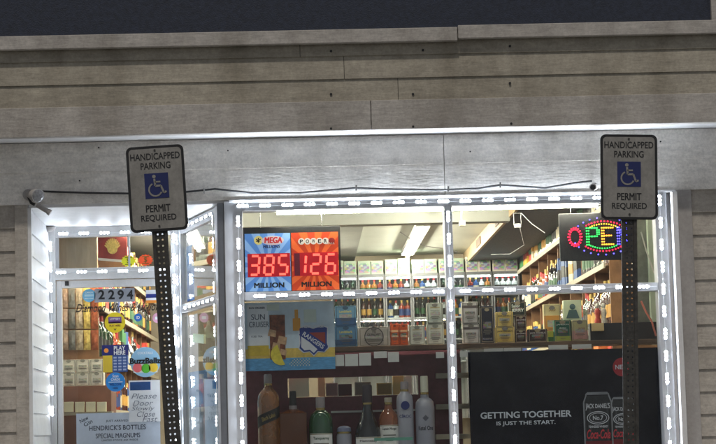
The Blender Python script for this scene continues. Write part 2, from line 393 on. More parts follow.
# door leaf
zg1 = PZ(110, 287, YD); xg0 = PX(62.5, 360, YD); xg1 = PX(166, 360, YD)
dr = MB().box(xdl + .006, xg0, YD - .004, YD + .05, FLOOR + .02, zDh - .006).box(xg1, xj1 - .006, YD - .004, YD + .05, FLOOR + .02, zDh - .006)
dr.box(xg0, xg1, YD - .003, YD + .05, zg1, zDh - .006).box(xg0, xg1, YD - .003, YD + .05, FLOOR + .02, FLOOR + .25)
door = dr.build('door', M['white'], B, bevel=.004)
MB().box(xg0, xg1, YD + .018, YD + .026, FLOOR + .25, zg1).build('door_glass', M['glass'], door)
MB().tube([(xg1 + .02, YD - .005, 1.35), (xg1 + .02, YD - .06, 1.36), (xg1 + .02, YD - .06, 1.62), (xg1 + .02, YD - .005, 1.63)], .011).build('handle', M['chrome'], door, smooth=True)
p = at(67, 283.5, YD); MB().box(p.x - .017, p.x + .017, YD - .012, YD - .003, p.z - .02, p.z + .02).build('door_closer_plate', M['ink'], door, bevel=.002)
p = at(119, 308.5, YD + .012)
t = put_text(MB(), 'Diamond Wines & Liquors', p.x, p.z, S(86, YD), S(11, YD), YD + .012, .012, .4); t.build('lettering', M['ink'], door)
p = at(106, 299.5, YD + .012)
# splayed side window
SD = (E - A).normalized(); SN = Vector((-SD.y, SD.x, 0))      # SN points out to the entry
if SN.x > 0: SN = -SN
def sp(t, z, off=0):
    q = A + (E - A) * t + SN * off; return Vector((q.x, q.y, z))
zS1 = zOpen - .01; zMid = PZ(358, 294.2, .05); SILL = .93
mb = MB()
LZ = (Vector((A.x, A.y, SILL)), )
for q, hh in ((.015, .09), (.97, .07)): MB().bar(sp(q, SILL), sp(q, zS1), .06, hh, SD).build('side_window_jamb', M['alu'], B, bevel=.004)
sw = MB().bar(sp(.045, zS1 - .05), sp(.945, zS1 - .05), .055, .085).build('side_window', M['alu'], B, bevel=.004)
for zq, hh in ((zMid, .075), (SILL + .03, .06)): MB().bar(sp(.045, zq), sp(.945, zq), .055, hh).build('window_bar', M['alu'], sw, bevel=.004)
MB().bar(sp(.045, (zMid + zS1) / 2 - .01), sp(.945, (zMid + zS1) / 2 - .01), .008, zS1 - zMid - .17).build('pane', M['sglass'], sw)
MB().bar(sp(.045, (zMid + SILL) / 2), sp(.945, (zMid + SILL) / 2), .008, zMid - SILL - .14).build('pane', M['sglass'], sw)
MB().bar(sp(0, (.5 + SILL) / 2), sp(1, (.5 + SILL) / 2), .08, SILL - .5 - .002).build('side_sill_wall', M['white'], B)
MB().box(A.x - .02, A.x + .035, -.028, .085, .5, zOpen - .002).build('corner_post', M['alud'], B, bevel=.006)

# front display window
xw0, xw1 = A.x + .036, PX(669.5, 320, .06)
xm = PX(450.8, 325, .05); xA = PX(240.5, 325, .05); xB = PX(663, 325, .05); zT = PZ(358, 205, .05)
mb = MB()
mb.box(xw0, xA + .034, -.03, .13, SILL - .02, zHead + .029)
mb.box(xB - .04, xw1, -.03, .13, SILL - .02, zHead + .029)
mb.box(xA + .034, xB - .04, -.028, .13, zT - .035, zHead + .029)
mb.box(xA + .034, xB - .04, -.028, .13, SILL - .02, SILL + .03)
mb.box(xm - .033, xm + .033, -.03, .13, SILL + .03, zT - .035)
mb.box(xA + .034, xm - .033, -.028, .13, zMid - .032, zMid + .032)
mb.box(xm + .033, xB - .04, -.028, .13, zMid - .032, zMid + .032)
win = mb.build('display_window', M['alu'], B, bevel=.004)
for a, b in ((xA + .034, xm - .033), (xm + .033, xB - .04)):
    for c, e in ((SILL + .03, zMid - .032), (zMid + .032, zT - .035)):
        MB().box(a, b, .096, .102, c, e).build('pane', M['glass'], win)
MB().box(xw1, xr0, .0296, .16, .5, zHead + .029).build('window_reveal', M['white'], B, bevel=.003)
MB().box(xr0 - .045, xr0 - .001, -.10, .0295, .5, zOpen - .001).build('window_casing', M['white'], B, bevel=.004)
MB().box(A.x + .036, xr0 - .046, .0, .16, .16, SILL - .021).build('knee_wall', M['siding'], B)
MB().box(A.x - .03, xr0 - .046, -.12, -.0305, SILL - .02, SILL + .01).build('window_sill', M['white'], B, bevel=.004)

# ------------------------------------------------------------------ interior shell
IL, IR, IB = -2.52, 3.12, 9.25
CEIL = EYE + 2.19
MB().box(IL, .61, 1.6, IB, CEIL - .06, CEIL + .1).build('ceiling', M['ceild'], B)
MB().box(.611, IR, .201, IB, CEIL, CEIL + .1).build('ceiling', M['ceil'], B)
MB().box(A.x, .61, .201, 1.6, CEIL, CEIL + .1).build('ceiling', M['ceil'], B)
MB().box(IL - .1, IL, YD + .08, IB + .1, FLOOR, CEIL + .1).build('inner_wall', M['inwall'], B)
MB().box(IR, IR + .1, .201, IB + .1, FLOOR, CEIL + .1).build('inner_wall', M['inwall'], B)
MB().box(IL, IR, IB, IB + .1, FLOOR, CEIL + .1).build('inner_wall', M['inwall'], B)
MB().box(IL, E.x + .3, YD + .081, YD + .1, zOpen + .03, CEIL + .1).build('inner_wall', M['inwall'], B)
zb = PZ(420, 223, 3.4)
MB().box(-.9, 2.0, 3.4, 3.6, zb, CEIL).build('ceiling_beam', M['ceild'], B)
# bulkhead over the right-hand shelving, with vent grilles
bz = EYE + 2.03
bk = MB().box(1.99, 2.02, .9, IB - .01, bz, CEIL - .001).build('bulkhead', M['tan'], B)
MB().box(2.021, IR - .001, .9, IB - .01, bz + .01, bz + .03).build('bulkhead_soffit', M['glit'], B)
for y in (4.2, 6.6):
    MB().box(1.98, 1.9895, y, y + .55, bz + .04, CEIL - .03).build('vent_grille', M['woodd'], bk)

# ------------------------------------------------------------------ lamps inside the shop
def tube_lamp(a, b, label, r=.018, hw=.15):
    a, b = Vector(a), Vector(b); t = thing('tube_lamp', label, 'ceiling light', (a + b) / 2, 'fluorescent tube lamps')
    MB().bar(a + Vector((0, 0, .045)), b + Vector((0, 0, .045)), hw, .05).build('housing', M['white'], t)
    MB().tube([a, b], r, 10).build('lamp_tube', M['tube'], t, smooth=True)
za = PZ(440, 209.5, .15)
tube_lamp((PX(277, 213, .15), .15, za), (PX(598, 208, .15), .15, za), 'long horizontal tube lamp just behind the top of the display window', .011, .05)
tube_lamp((1.25, 5.1, CEIL - .08), (1.25, 8.6, CEIL - .08), 'tube lamp running back along the ceiling above the coolers')
tube_lamp((-1.2, 3.0, CEIL - .14), (-1.2, 6.4, CEIL - .14), 'added fill tube lamp on the grey ceiling over the entry aisle')  # added lamp, brightens the left side of the shop
tube_lamp((PX(62, 230, YD + .2), YD + .2, zTr1 + .02), (PX(160, 230, YD + .2), YD + .2, zTr1 + .02), 'hidden added fill tube lamp over the inside of the shop door')  # added lamp hidden behind the door header, lights the counter boxes from the front
tube_lamp((-.4, 3.9, CEIL - .14), (.2, 7.4, CEIL - .14), 'added fill tube lamp on the grey ceiling in the middle of the shop')  # added lamp, lifts the light in the dark shop interior
tube_lamp((-1.5, 1.9, CEIL - .14), (-1.5, 2.8, CEIL - .14), 'added short fill tube lamp on the ceiling just inside the door')  # added lamp, brightens the stock behind the door glass
tube_lamp((1.25, 1.0, CEIL - .08), (1.25, 3.2, CEIL - .08), 'added fill tube lamp on the ceiling in front of the beam')  # added lamp out of view, fills the front of the shop with light

# ------------------------------------------------------------------ LED module strips on the frames
def module_meshes():
    c = MB().box(-.046, .046, -.009, 0, -.0125, .0125); ln = MB()
    for x in (-.030, 0, .030):
        n = 10; o = [(x, -.0145, 0)] + [(x + .0112 * math.cos(2 * math.pi * i / n), -.0095,   .0112 * math.sin(2 * math.pi * i / n)) for i in range(n)]
        ln.add(o, [(0, 1 + (i + 1) % n, 1 + i) for i in range(n)])
    return c.mesh('led_module', M['case']), ln.mesh('lens', M['led']), ln.mesh('lens', M['ledw'])
CM, LM, LW = module_meshes()
def led_strip(p0, p1, label, face=None, pitch=.179, first=.06):
    p0, p1 = Vector(p0), Vector(p1); L = (p1 - p0).length; u = (p1 - p0) / L
    t = thing('led_strip', label, 'light strip', p0, 'white LED strips on the window and door frames')
    nrm = Vector(face) if face else Vector((0, -1, 0))
    MB().tube([p0 + nrm * .002, p1 + nrm * .002], .003, 6).build('wire', M['case'], t)
    z = u.cross(nrm) * -1; rot = Matrix((u, -nrm, u.cross(-nrm))).transposed().to_euler()
    s = first
    while s < L - .02:
        c = bpy.data.objects.new('led_module', CM); COL.objects.link(c); c.parent = t; c.location = u * s + nrm * .001; c.rotation_euler = rot
        e = bpy.data.objects.new('lens', LW if 'display window' in label or 'bar' in label and 'side' not in label or 'mullion' in label or 'lottery' in label else LM); COL.objects.link(e); e.parent = c
        s += pitch
yl = -.0305
led_strip((xA, yl, zT - .06), (xA, yl, SILL), 'vertical LED strip on the left jamb beside the lottery jackpot board')
led_strip((xm, yl, zT - .06), (xm, yl, SILL), 'vertical LED strip on the mullion between the two display panes')
led_strip((xB, yl, zT + .03), (xB, yl, SILL), 'vertical LED strip on the right jamb of the display window')
led_strip((xA - .0, -.034, zT), (xB - .09, -.034, zT), 'horizontal LED strip along the top frame of the display window', (0, -.93, .37), first=.04)
led_strip((xA + .10, -.0285, zMid), (xm - .06, -.0285, zMid), 'horizontal LED strip on the bar right under the jackpot board')
led_strip((xm + .06, -.0285, zMid), (xB - .05, -.0285, zMid), 'horizontal LED strip on the bar under the lit open sign')
led_strip((PX(58, 234, YD), YD - .0185, zTr1), (xj1 - .02, YD - .0185, zTr1), 'horizontal LED strip along the top of the door transom', first=.05)
led_strip((PX(58, 272, YD), YD - .0195, zTr0), (xj1 - .02, YD - .0195, zTr0), 'horizontal LED strip between the door and its transom', first=.03)
x = PX(47.5, 300, YD) + .035
led_strip((x, YD - .0205, zTr1 - .05), (x, YD - .0205, FLOOR + .8), 'vertical LED strip left of the transom by the entry siding')
x = PX(175.5, 350, YD)
led_strip((x, YD - .0205, zTr1), (x, YD - .0205, FLOOR + .5), 'vertical LED strip on the right door jamb, just right of the signpost')
n = SN
led_strip(sp(.955, zS1 - .08, .046), sp(.955, SILL, .046), 'vertical LED strip on the inner jamb of the angled side window', n)
led_strip(sp(.02, zS1 - .06, .046), sp(.02, SILL, .046), 'vertical LED strip on the outer jamb of the angled side window', n)
led_strip(sp(.08, zS1 - .05, .029), sp(.93, zS1 - .05, .029), 'sloping-looking LED strip along the top bar of the angled side window', n, .17)
led_strip(sp(.08, zMid, .029), sp(.93, zMid, .029), 'LED strip on the middle bar of the angled side window', n, .17)

# ------------------------------------------------------------------ parking signs
def parking_sign(cpx, cpy, lean, label, side):
    Y = -5.47; c = at(cpx, cpy, Y); H = c.z + .19; lx = c.x
    # base under the sign, taking the lean into account
    bx = c.x - math.tan(lean) * c.z
    t = thing('parking_sign', label, 'sign', (bx, Y, 0), 'handicapped parking signs on perforated posts', (0, lean, 0))
    zc = c.z / math.cos(lean)
    post = MB(); cw, ch = .024, .031; nrow = int((zc + .2) / ch)
    for r in range(nrow):
        for col in (-1, 0):
            x0, z0 = col * cw, r * ch; cx, cz = x0 + cw / 2, z0 + ch / 2; rr = .0054
            outer = [(x0, z0), (cx, z0), (x0 + cw, z0), (x0 + cw, cz), (x0 + cw, z0 + ch), (cx, z0 + ch), (x0, z0 + ch), (x0, cz)]
            inner = [(cx + rr * math.cos(a), cz + rr * math.sin(a)) for a in [R(225 + 45 * i) for i in range(8)]]
            for y in (.012, .015):
                post.add([(a, y, b) for a, b in outer] + [(a, y, b) for a, b in inner], [(i, (i + 1) % 8, 8 + (i + 1) % 8, 8 + i) for i in range(8)])
    zt = nrow * ch
    for sx in (-1, 1):      # channel sides and flanges
        post.bar((sx * .0255, .026, 0), (sx * .0255, .026, zt), .028, .003, (1, 0, 0))
        a = sx * .0245; b = sx * .0415
        post.box(min(a, b), max(a, b), .006, .011, 0, zt)
    post.build('post', M['post'], t, local=True)
    wd, ht = .305, .457; z0 = zc - ht / 2
    def rr(w_, h_, rad, n=5):
        o = []
        for cx, cz, a0 in ((w_ / 2 - rad, h_ / 2 - rad, 0), (-w_ / 2 + rad, h_ / 2 - rad, 90), (-w_ / 2 + rad, -h_ / 2 + rad, 180), (w_ / 2 - rad, -h_ / 2 + rad, 270)):
            o += [(cx + rad * math.cos(R(a0 + 90 * i / n)), zc + cz + rad * math.sin(R(a0 + 90 * i / n))) for i in range(n + 1)]
        return o
    MB().prism(rr(wd, ht, .03), -.002, .001).build('border', M['ink'], t, local=True)
    MB().prism(rr(wd - .028, ht - .028, .02), -.0035, -.0021).build('face', M['sign'], t, local=True)
    tx = MB(); y = -.0045
    put_text(tx, 'HANDICAPPED', 0, zc + .172, .262, .036, y, .016); put_text(tx, 'PARKING', 0, zc + .122, .158, .036, y, .016)
    put_text(tx, 'PERMIT', 0, zc - .105, .130, .038, y, .028); put_text(tx, 'REQUIRED', 0, zc - .158, .186, .038, y, .016)
    tx.build('lettering', M['ink'], t, local=True)
    MB().box(-.063, .063, -.0052, -.0036, zc - .052, zc + .082).build('symbol_panel', M['blue'], t, local=True)
    k = zc + .012; s = MB(); ya, yb = -.0068, -.0053
    s.disc(-.012, k + .052, .0095, ya, yb, 16)
    s.ribbon([(-.011, k + .04), (-.008, k + .002), (.022, k + .002), (.036, k - .036), (.05, k - .03)], .0105, ya, yb)
    s.ribbon([(-.009, k + .023), (.02, k + .023)], .008, ya, yb)
    s.ribbon([(-.004 + .034 * math.cos(R(a)) - .004, k - .018 + .034 * math.sin(R(a))) for a in range(115, 345, 10)], .0085, ya, yb)
    s.build('wheelchair_symbol', M['sign'], t, local=True)
    for dz in (.205, -.2):
        MB().disc(0, zc + dz, .0055, -.0075, -.0036, 10).build('bolt', M['post'], t, local=True)
parking_sign(157, 188.5, -.052 * -1 * 1.0 * -1 if False else -.047, 'handicapped parking sign on a tilted post in front of the shop door', 0)
parking_sign(629, 177, .031, 'handicapped parking sign on an upright post in front of the open sign', 1)

# ------------------------------------------------------------------ cable, flood lamp, camera on the frieze
pts = []
for px, py in ((36, 191), (60, 192), (95, 193), (130, 193.5), (185, 192), (215, 189), (252, 193), (300, 193), (355, 188), (380, 189), (440, 190), (478, 188.5), (500, 185), (545, 188), (575, 183), (592, 181)):
    pts.append(at(px, py, -.045))
solo(MB().tube(pts, .008, 8), 'power_cable', M['cable'], 'black cable sagging along the grey boards over the windows', 'cable', smooth=True)
for i, (px, py) in enumerate(((204, 191), (356, 188), (448, 189), (500, 185))):
    p = at(px, py, -.045); MB().ribbon([(p.x, p.z - .025), (p.x + .004, p.z + .025)], .01, -.06, -.028)
    solo(MB().ribbon([(p.x, p.z - .022), (p.x + .003, p.z + .022)], .012, -.057, -.026), 'cable_clip', M['chrome'],
         ('cable clip on the boards near the left parking sign', 'cable clip on the boards above the jackpot board', 'cable clip on the boards above the window mullion', 'cable clip on the boards above the right display pane')[i], 'clip', 'clips holding the cable')
c = at(33, 195, -.1)
t = thing('flood_lamp', 'unlit round flood lamp bracketed above the shop entry', 'lamp', (c.x, -.03, c.z))
MB().disc(c.x - .045, c.z + .01, .045, -.05, -.027, 18).build('mount', M['trimgrey'], t)
a, b = Vector((c.x - .04, -.06, c.z + .012)), Vector((c.x + .055, -.20, c.z - .02)); u = (b - a)
MB().tube([a, a + u * .25, a + u * .6, b, a + u * .97], [.026, .032, .05, .056, .03], 18).build('lamp_head', M['trimgrey'], t, smooth=True)
MB().tube([b + u.normalized() * .001, b + u.normalized() * .008], [.05, .036], 18).build('lens', M['glassgrey'], t, smooth=True)
MB().tube([(c.x - .045, -.05, c.z), (c.x - .02, -.07, c.z - .06), (c.x + .01, -.07, c.z - .075)], .012).build('bracket', M['black'], t)
MB().tube([at(37, 205, -.07), at(49, 212, -.07)], .02, 12).tube([at(48, 211.5, -.07), at(50.5, 213, -.07)], .025, 12).build('sensor', M['trimgrey'], t, smooth=True)
c = at(592.5, 187, -.09)
t = thing('security_camera', 'small round security camera at the cable end above the open sign', 'camera', (c.x, -.03, c.z))
MB().tube([(c.x + .02, -.027, c.z + .03), (c.x + .01, -.05, c.z + .02), c], .012).build('bracket', M['chrome'], t)
MB().tube([c + Vector((.02, .03, .01)), c + Vector((-.005, -.05, -.008))], .03, 16).build('camera_body', M['trimgrey'], t, smooth=True)
MB().tube([c + Vector((-.005, -.051, -.008)), c + Vector((-.006, -.056, -.009))], .021, 16).build('lens', M['ink'], t)
p = at(135, 225, 1.2)
c = at(50, 231, YD - .06)
t = solo(MB().lathe([(.055, 0), (.05, -.02), (.03, -.04), (.008, -.045)][::-1], c.x, YD - .1, c.z + .03, 16), 'entry_sensor', M['trimgrey'], 'grey dome fixture in the upper left corner of the entry', 'sensor', smooth=True)

# ------------------------------------------------------------------ lottery jackpot board
YS = .17
x0, x1, z0, z1 = rect(242.5, 226.5, 341, 293, YS); cx, cz = (x0 + x1) / 2, (z0 + z1) / 2; wd, ht = x1 - x0, z1 - z0
t = thing('jackpot_board', 'lit lottery jackpot board in blue and orange reading 385 and 126 million', 'lottery sign', (cx, YS, z0))
mb = MB().box(x0, x1, YS, YS + .04, z0, z1); mb.build('housing', M['black'], t, bevel=.003)
MB().tube([(cx - .25, YS + .02, z1), (cx - .25, YS + .02, zT)], .004).tube([(cx + .25, YS + .02, z1), (cx + .25, YS + .02, zT)], .004).build('hanging_wire', M['chrome'], t)
zp0, zp1 = z0 + .018, z1 - .05; xc = cx - .005
def panel(a, b, m, who):
    c_ = ((a + b) / 2, YS, zp0 + (zp1 - zp0) * .42)
    o = bpy.data.objects.new('display_panel', MB().box(a, b, YS - .004, YS - .0005, zp0, zp1).mesh('display_panel', m, c_)); COL.objects.link(o)
    o.parent = t; o.location = Vector(c_) - Vector((cx, YS, z0)); BASE[o.name] = c_; o['label'] = who; return o
M['raysb'] = rays('blue_sunburst', lin((95, 150, 225)), lin((150, 195, 245)), .30)
M['rayso'] = rays('orange_sunburst', lin((200, 62, 18)), lin((235, 105, 45)), .30)
pl = panel(x0 + .02, xc - .004, M['raysb'], 'blue sunburst panel'); pr = panel(xc + .004, x1 - .018, M['rayso'], 'orange sunburst panel')
yy = YS - .005
hz1, hz0 = cz + .055, cz - .135
M['redpanel'] = emitter('red_display', (.55, .003, .015), .26); M['redled'] = emitter('red_digit', (1, .12, .08), 1.3); M['off'] = emitter('dim_display', (.12, .005, .02), .25)
def digits(s, a, b, par):
    MB().box(a, b, yy - .003, yy, hz0, hz1).build('digit_window', M['redpanel'], par)
    n = len(s); cw = (b - a) / n; mb = MB(); y0_, y1_ = yy - .0055, yy - .0032
    if s[0] == '1': MB().box(a + .006, a + cw * .42, y0_ + .001, y1_, hz0 + .004, hz1 - .004).build('dim_segment', M['off'], par)
    seg = {'3': 'abgcd', '8': 'abcdefg', '5': 'afgcd', '1': 'bc', '2': 'abged', '6': 'afgedc'}
    for i, ch in enumerate(s):
        m_ = a + cw * (i + .5); h = (hz1 - hz0) * .40; q = cw * .30; zc_ = (hz0 + hz1) / 2; g = .008
        P = {'a': ((-q + g, h), (q - g, h)), 'g': ((-q + g, 0), (q - g, 0)), 'd': ((-q + g, -h), (q - g, -h)), 'f': ((-q, h - g), (-q, g)), 'b': ((q, h - g), (q, g)), 'e': ((-q, -g), (-q, -h + g)), 'c': ((q, -g), (q, -h + g))}
        for k in seg[ch]:
            mb.ribbon([(m_ + u + .08 * v, zc_ + v) for u, v in P[k]], .019, y0_, y1_)
    mb.build('digits', M['redled'], par)
digits('385', x0 + .04, xc - .008, pl); digits('126', xc + .02, x1 - .024, pr)
for par, c0 in ((pl, (x0 + .02 + xc) / 2 + .005), (pr, (xc + x1) / 2)):
    put_text(MB(), 'MILLION', c0, zp0 + .048, .245, .042, yy - .001, .07).build('lettering', M['ink'], par)
c0 = (x0 + xc) / 2 + .02; lz = zp1 - .07
MB().disc(c0 - .085, lz + .015, .036, yy - .001, yy, 24).build('gold_ball', emitter('gold', lin((235, 215, 130)), .3), pl)
MB().disc(c0 + .03, lz + .012, .038, yy - .0022, yy - .0012, 28, 2.4).build('logo_oval', emitter('logo_white', lin((235, 220, 225)), .25), pl)
put_text(MB(), 'MEGA', c0 + .035, lz + .014, .145, .05, yy - .004, .06, .1).build('logo_lettering', emitter('logo_red', lin((205, 40, 45)), .35), pl)
put_text(MB(), '*', c0 - .085, lz + .015, .04, .04, yy - .003, .02).build('star', M['ink'], pl)
put_text(MB(), 'MILLIONS', c0 + .02, lz - .038, .14, .026, yy - .004, .05, .25).build('logo_lettering', pm('logo_navy', (35, 35, 110)), pl)
c0 = (xc + x1) / 2
for i, ch in enumerate('POWER'):
    x = c0 - .115 + i * .049; ball = MB().disc(x, lz - .002, .0265, yy - .001 - .0001 * i, yy, 20).build('logo_ball', emitter('ball_white', lin((225, 220, 212)), .3) if i == 0 else M['ballw'], pr)
    if i == 0: M['ballw'] = ball.data.materials[0]
    put_text(MB(), ch, x, lz - .002, .026, .03, yy - .003, .03).build('letter', M['ink'], ball)
bq = MB().disc(c0 + .13, lz - .002, .0265, yy - .002, yy, 20).build('logo_ball', pm('ball_red', (150, 25, 25)), pr); bq['label'] = 'red ball'
put_text(MB(), 'BALL', c0 + .12, lz - .022, .07, .016, yy - .004, .02).build('logo_lettering', M['ceramic'], pr)

# ------------------------------------------------------------------ OPEN sign
YO = .18
x0, x1, z0, z1 = rect(559, 212.5, 637, 260.5, YO)
t = thing('open_sign', 'black LED sign spelling OPEN in coloured dots inside a red ring', 'open sign', ((x0 + x1) / 2, YO, z0))
MB().box(x0, x1, YO, YO + .02, z0, z1).build('board', M['black'], t, bevel=.004)
cx, cz = (x0 + x1) / 2 + .034, (z0 + z1) / 2 + .002
EM = {k: emitter('led_' + k, c, s) for k, c, s in (('red', (1, .01, .04), 3.2), ('green', (.03, .8, .10), 2.2), ('orange', (1, .36, .03), 2.6), ('blue', (.10, .08, 1), 3), ('yellow', (1, .62, .03), 2.2))}
def dots(pts, key, name, r=.0062):
    mb = MB()
    for a, b in pts: mb.disc(a, b, r, YO - .005, YO - .0005, 8)
    return mb.build(name, EM[key], t)
def along(path, step=.021):
    o = []
    for (a, b), (c, d_) in zip(path, path[1:]):
        L = math.hypot(c - a, d_ - b); n = max(1, round(L / step))
        o += [(a + (c - a) * i / n, b + (d_ - b) * i / n) for i in range(n)]
    return o + [path[-1]]
def ell(rx, rz, n, lo=0, hi=360): return [(cx + rx * math.cos(R(lo + (hi - lo) * i / n)), cz + rz * math.sin(R(lo + (hi - lo) * i / n))) for i in range(n)]
def pxl(px, py): p = at(px, py, YO); return p.x, p.z
def gl(x, w_, path): return [(x + a * w_, cz + b * .068) for a, b in path]
lw = .082; xo = [pxl(575, 237)[0], pxl(592, 237)[0], pxl(606.5, 236)[0], pxl(622, 236)[0]]
for rr_ in (1, .78):
    dots([(xo[0] + .055 * rr_ * math.cos(R(a)), cz - .002 + .075 * (rr_ if rr_ == 1 else .84) * math.sin(R(a))) for a in range(0, 360, 20)], 'red', 'letter_leds')
P_ = [(-.5, -1), (-.5, 1), (.3, 1), (.5, .75), (.5, .25), (.3, 0), (-.5, 0)]
E_ = [(.5, 1), (-.5, 1), (-.5, -1), (.5, -1)]
N_ = [(-.5, -1), (-.5, 1), (.5, -1), (.5, 1)]
for k in (0, .016):
    dots(along(gl(xo[1] + k, .085, P_)), 'green', 'letter_leds')
    dots(along(gl(xo[2] + k, .075, E_)) + along(gl(xo[2] + k, .075, [(-.5, .05), (.3, .05)])), 'orange', 'letter_leds')
    dots(along(gl(xo[3] + k, .075, N_)), 'blue', 'letter_leds')
cx += .012
dots(ell(.2, .122, 14, 32, 142) + ell(.2, .122, 14, 222, 328), 'red', 'ring_leds')
dots(ell(.165, .1, 13, 45, 138), 'yellow', 'ring_leds', .0055); dots(ell(.165, .1, 13, 222, 315), 'green', 'ring_leds', .0055)
dots(ell(.25, .152, 9, 28, 160) + ell(.25, .152, 9, 200, 332), 'blue', 'ring_leds')
MB().tube([(x0 + .1, YO + .01, z1), (x0 + .1, YO + .01, zT)], .003).tube([(x1 - .1, YO + .01, z1), (x1 - .1, YO + .01, zT)], .003).build('hanging_wire', M['chrome'], t)

# ------------------------------------------------------------------ window display shelf, cladding and posters
YP = .115                                    # just inside the glass
zsh = PZ(358, 347, .3)
sh = thing('display_shelf', 'dark shelf across the display window carrying boxed bottles', 'shelf', ((xw0 + xw1) / 2, .3, zsh))
MB().box(xA + .03, xm - .01, .16, .52, zsh - .035, zsh).box(xm - .008, xB + .02, .16, .52, zsh - .035, zsh).build('shelf_board', M['woodd'], sh, bevel=.003)
for i, (a, b, c, e) in enumerate(((331, 355, 344, 366), (345, 354, 358, 366), (359, 353, 371, 365.5), (374, 351.5, 387, 358), (388, 352, 399, 362), (484, 348.5, 503, 352.5), (504, 348, 521, 352), (548.5, 345, 568, 349.5), (572, 344.3, 591.5, 348.8), (436, 352, 444, 358), (460, 351, 470, 357))):
    r_ = rect(a, b, c, e, .15); MB().box(r_[0], r_[1], .146, .159, r_[2], r_[3]).build('price_tag', M['ceramic'], sh)
# burgundy back board with a long opening
bx0, bx1, bz0, bz1 = rect(243, 359, 462, 480, .55)
ox0, ox1, oz0, oz1 = rect(288, 377, 418, 396, .55)
bb = thing('burgundy_backboard', 'dark burgundy board behind the display bottles with a slot open to the shop', 'panel', ((bx0 + bx1) / 2, .55, SILL))
MB().box(bx0, bx1, .54, .56, oz1, zsh - .03).box(bx0, ox0, .54, .56, oz0, oz1).box(ox1, bx1, .54, .56, oz0, oz1).box(bx0, bx1, .54, .56, SILL - .02, oz0).build('board', M['burg'], bb)
r_ = rect(331, 410, 416, 412, .53)
MB().box(r_[0], r_[1], .505, .539, r_[2], r_[3]).build('shelf_edge', M['ceramic'], bb)
solo(MB().box(bx0, xB + .03, .14, .535, SILL - .019, SILL - .001), 'window_deck', M['woodd'], 'dark wooden deck at the foot of the display window', 'shelf')
# things seen in the slot
def carton(r_, Y, dp, col, label, texts=(), band=None, group=None, name='carton', key=None, face=None, ins=.01):
    a, b, c, e = r_; t_ = thing(name, label, 'box', ((a + b) / 2, Y + dp / 2, c), group)
    MB().box(a, b, Y, Y + dp, c, e).build('box_body', pm(key or 'card_%d_%d_%d' % col, col), t_, bevel=.0025)
    if face:
        MB().box(a + ins, b - ins, Y - .0015, Y - .0002, c + ins, e - ins).build('printed_face', pm('print_%d_%d_%d' % face, face), t_)
    if band:
        (f0, f1, bc) = band; MB().box(a + .001, b - .001, Y - .0022, Y - .0016, c + (e - c) * f0, c + (e - c) * f1).build('colour_band', pm('print_%d_%d_%d' % bc, bc), t_)
    for (s, u, v, w_, h_, tc) in texts:
        put_text(MB(), s, a + (b - a) * u, c + (e - c) * v, (b - a) * w_, (e - c) * h_, Y - .003, .02).build('lettering', pm('inkcol_%d_%d_%d' % tc, tc), t_)
    if texts and (e - c) > .1:
        fp = MB()
        for v, w_ in ((.34, .5), (.29, .62), (.24, .4), (.12, .3)):
            m_ = (a + b) / 2; fp.box(m_ - (b - a) * w_ / 2, m_ + (b - a) * w_ / 2, Y - .0031, Y - .0024, c + (e - c) * v, c + (e - c) * (v + .022))
        fp.build('fine_print', pm('fine_print', (105, 98, 88)), t_)
        fr = MB(); gx, gz = (b - a) * .07, (e - c) * .045; y_ = Y - .0029
        fr.ribbon([(a + gx, c + gz), (b - gx, c + gz), (b - gx, e - gz), (a + gx, e - gz), (a + gx, c + gz)], .004, y_, y_ + .0004)
        fr.disc((a + b) / 2, c + (e - c) * .90, min(.016, (b - a) * .12), y_ - .0004, y_ + .0002, 16, 1.5)
        fr.build('border_print', pm('print_tone_%d' % (sum(col) // 120), tuple(int(v * .62) for v in (face or col)) if sum(col) > 250 else (150, 135, 110)), t_)
        sd = MB().box(a + (b - a) * .2, b - (b - a) * .2, Y - .0026, Y - .0023, c + (e - c) * .4, c + (e - c) * .58); sd.build('picture_print', M['busyd'] if sum(col) < 450 else M['busyp'], t_)
    return t_
for i, (px0, py0, px1, py1, col, lb) in enumerate(((289, 378, 309, 394, (236, 240, 215), 'pale cream box seen through the slot above the square brown bottle'), (318, 377, 325, 390, (235, 190, 150), 'small peach box seen through the slot above the green bottle'), (326, 383, 338, 404, (165, 135, 135), 'grey brown tumbler box seen through the slot beside the green bottle'), (338.5, 384, 352, 404, (70, 28, 36), 'dark maroon box seen through the slot left of the dark bottle'), (355, 382, 371, 404, (140, 132, 120), 'black framed miniature in the slot behind the dark bottle'), (377, 383, 392, 404, (170, 148, 90), 'gold labelled miniature in the slot behind the orange bottle'), (393, 376, 404, 396, (215, 190, 120), 'straw coloured box in the slot behind the silver bottle'), (405, 376, 412, 403, (232, 230, 215), 'cream box in the slot behind the grey bottle'))):
    r_ = list(rect(px0, py0, px1, py1, .6)); r_[2] = oz0 + .004
    carton(r_, .6, .07, col, lb, face=tuple(int(c_ * .85) for c_ in col) if i in (2, 4, 5) else None)

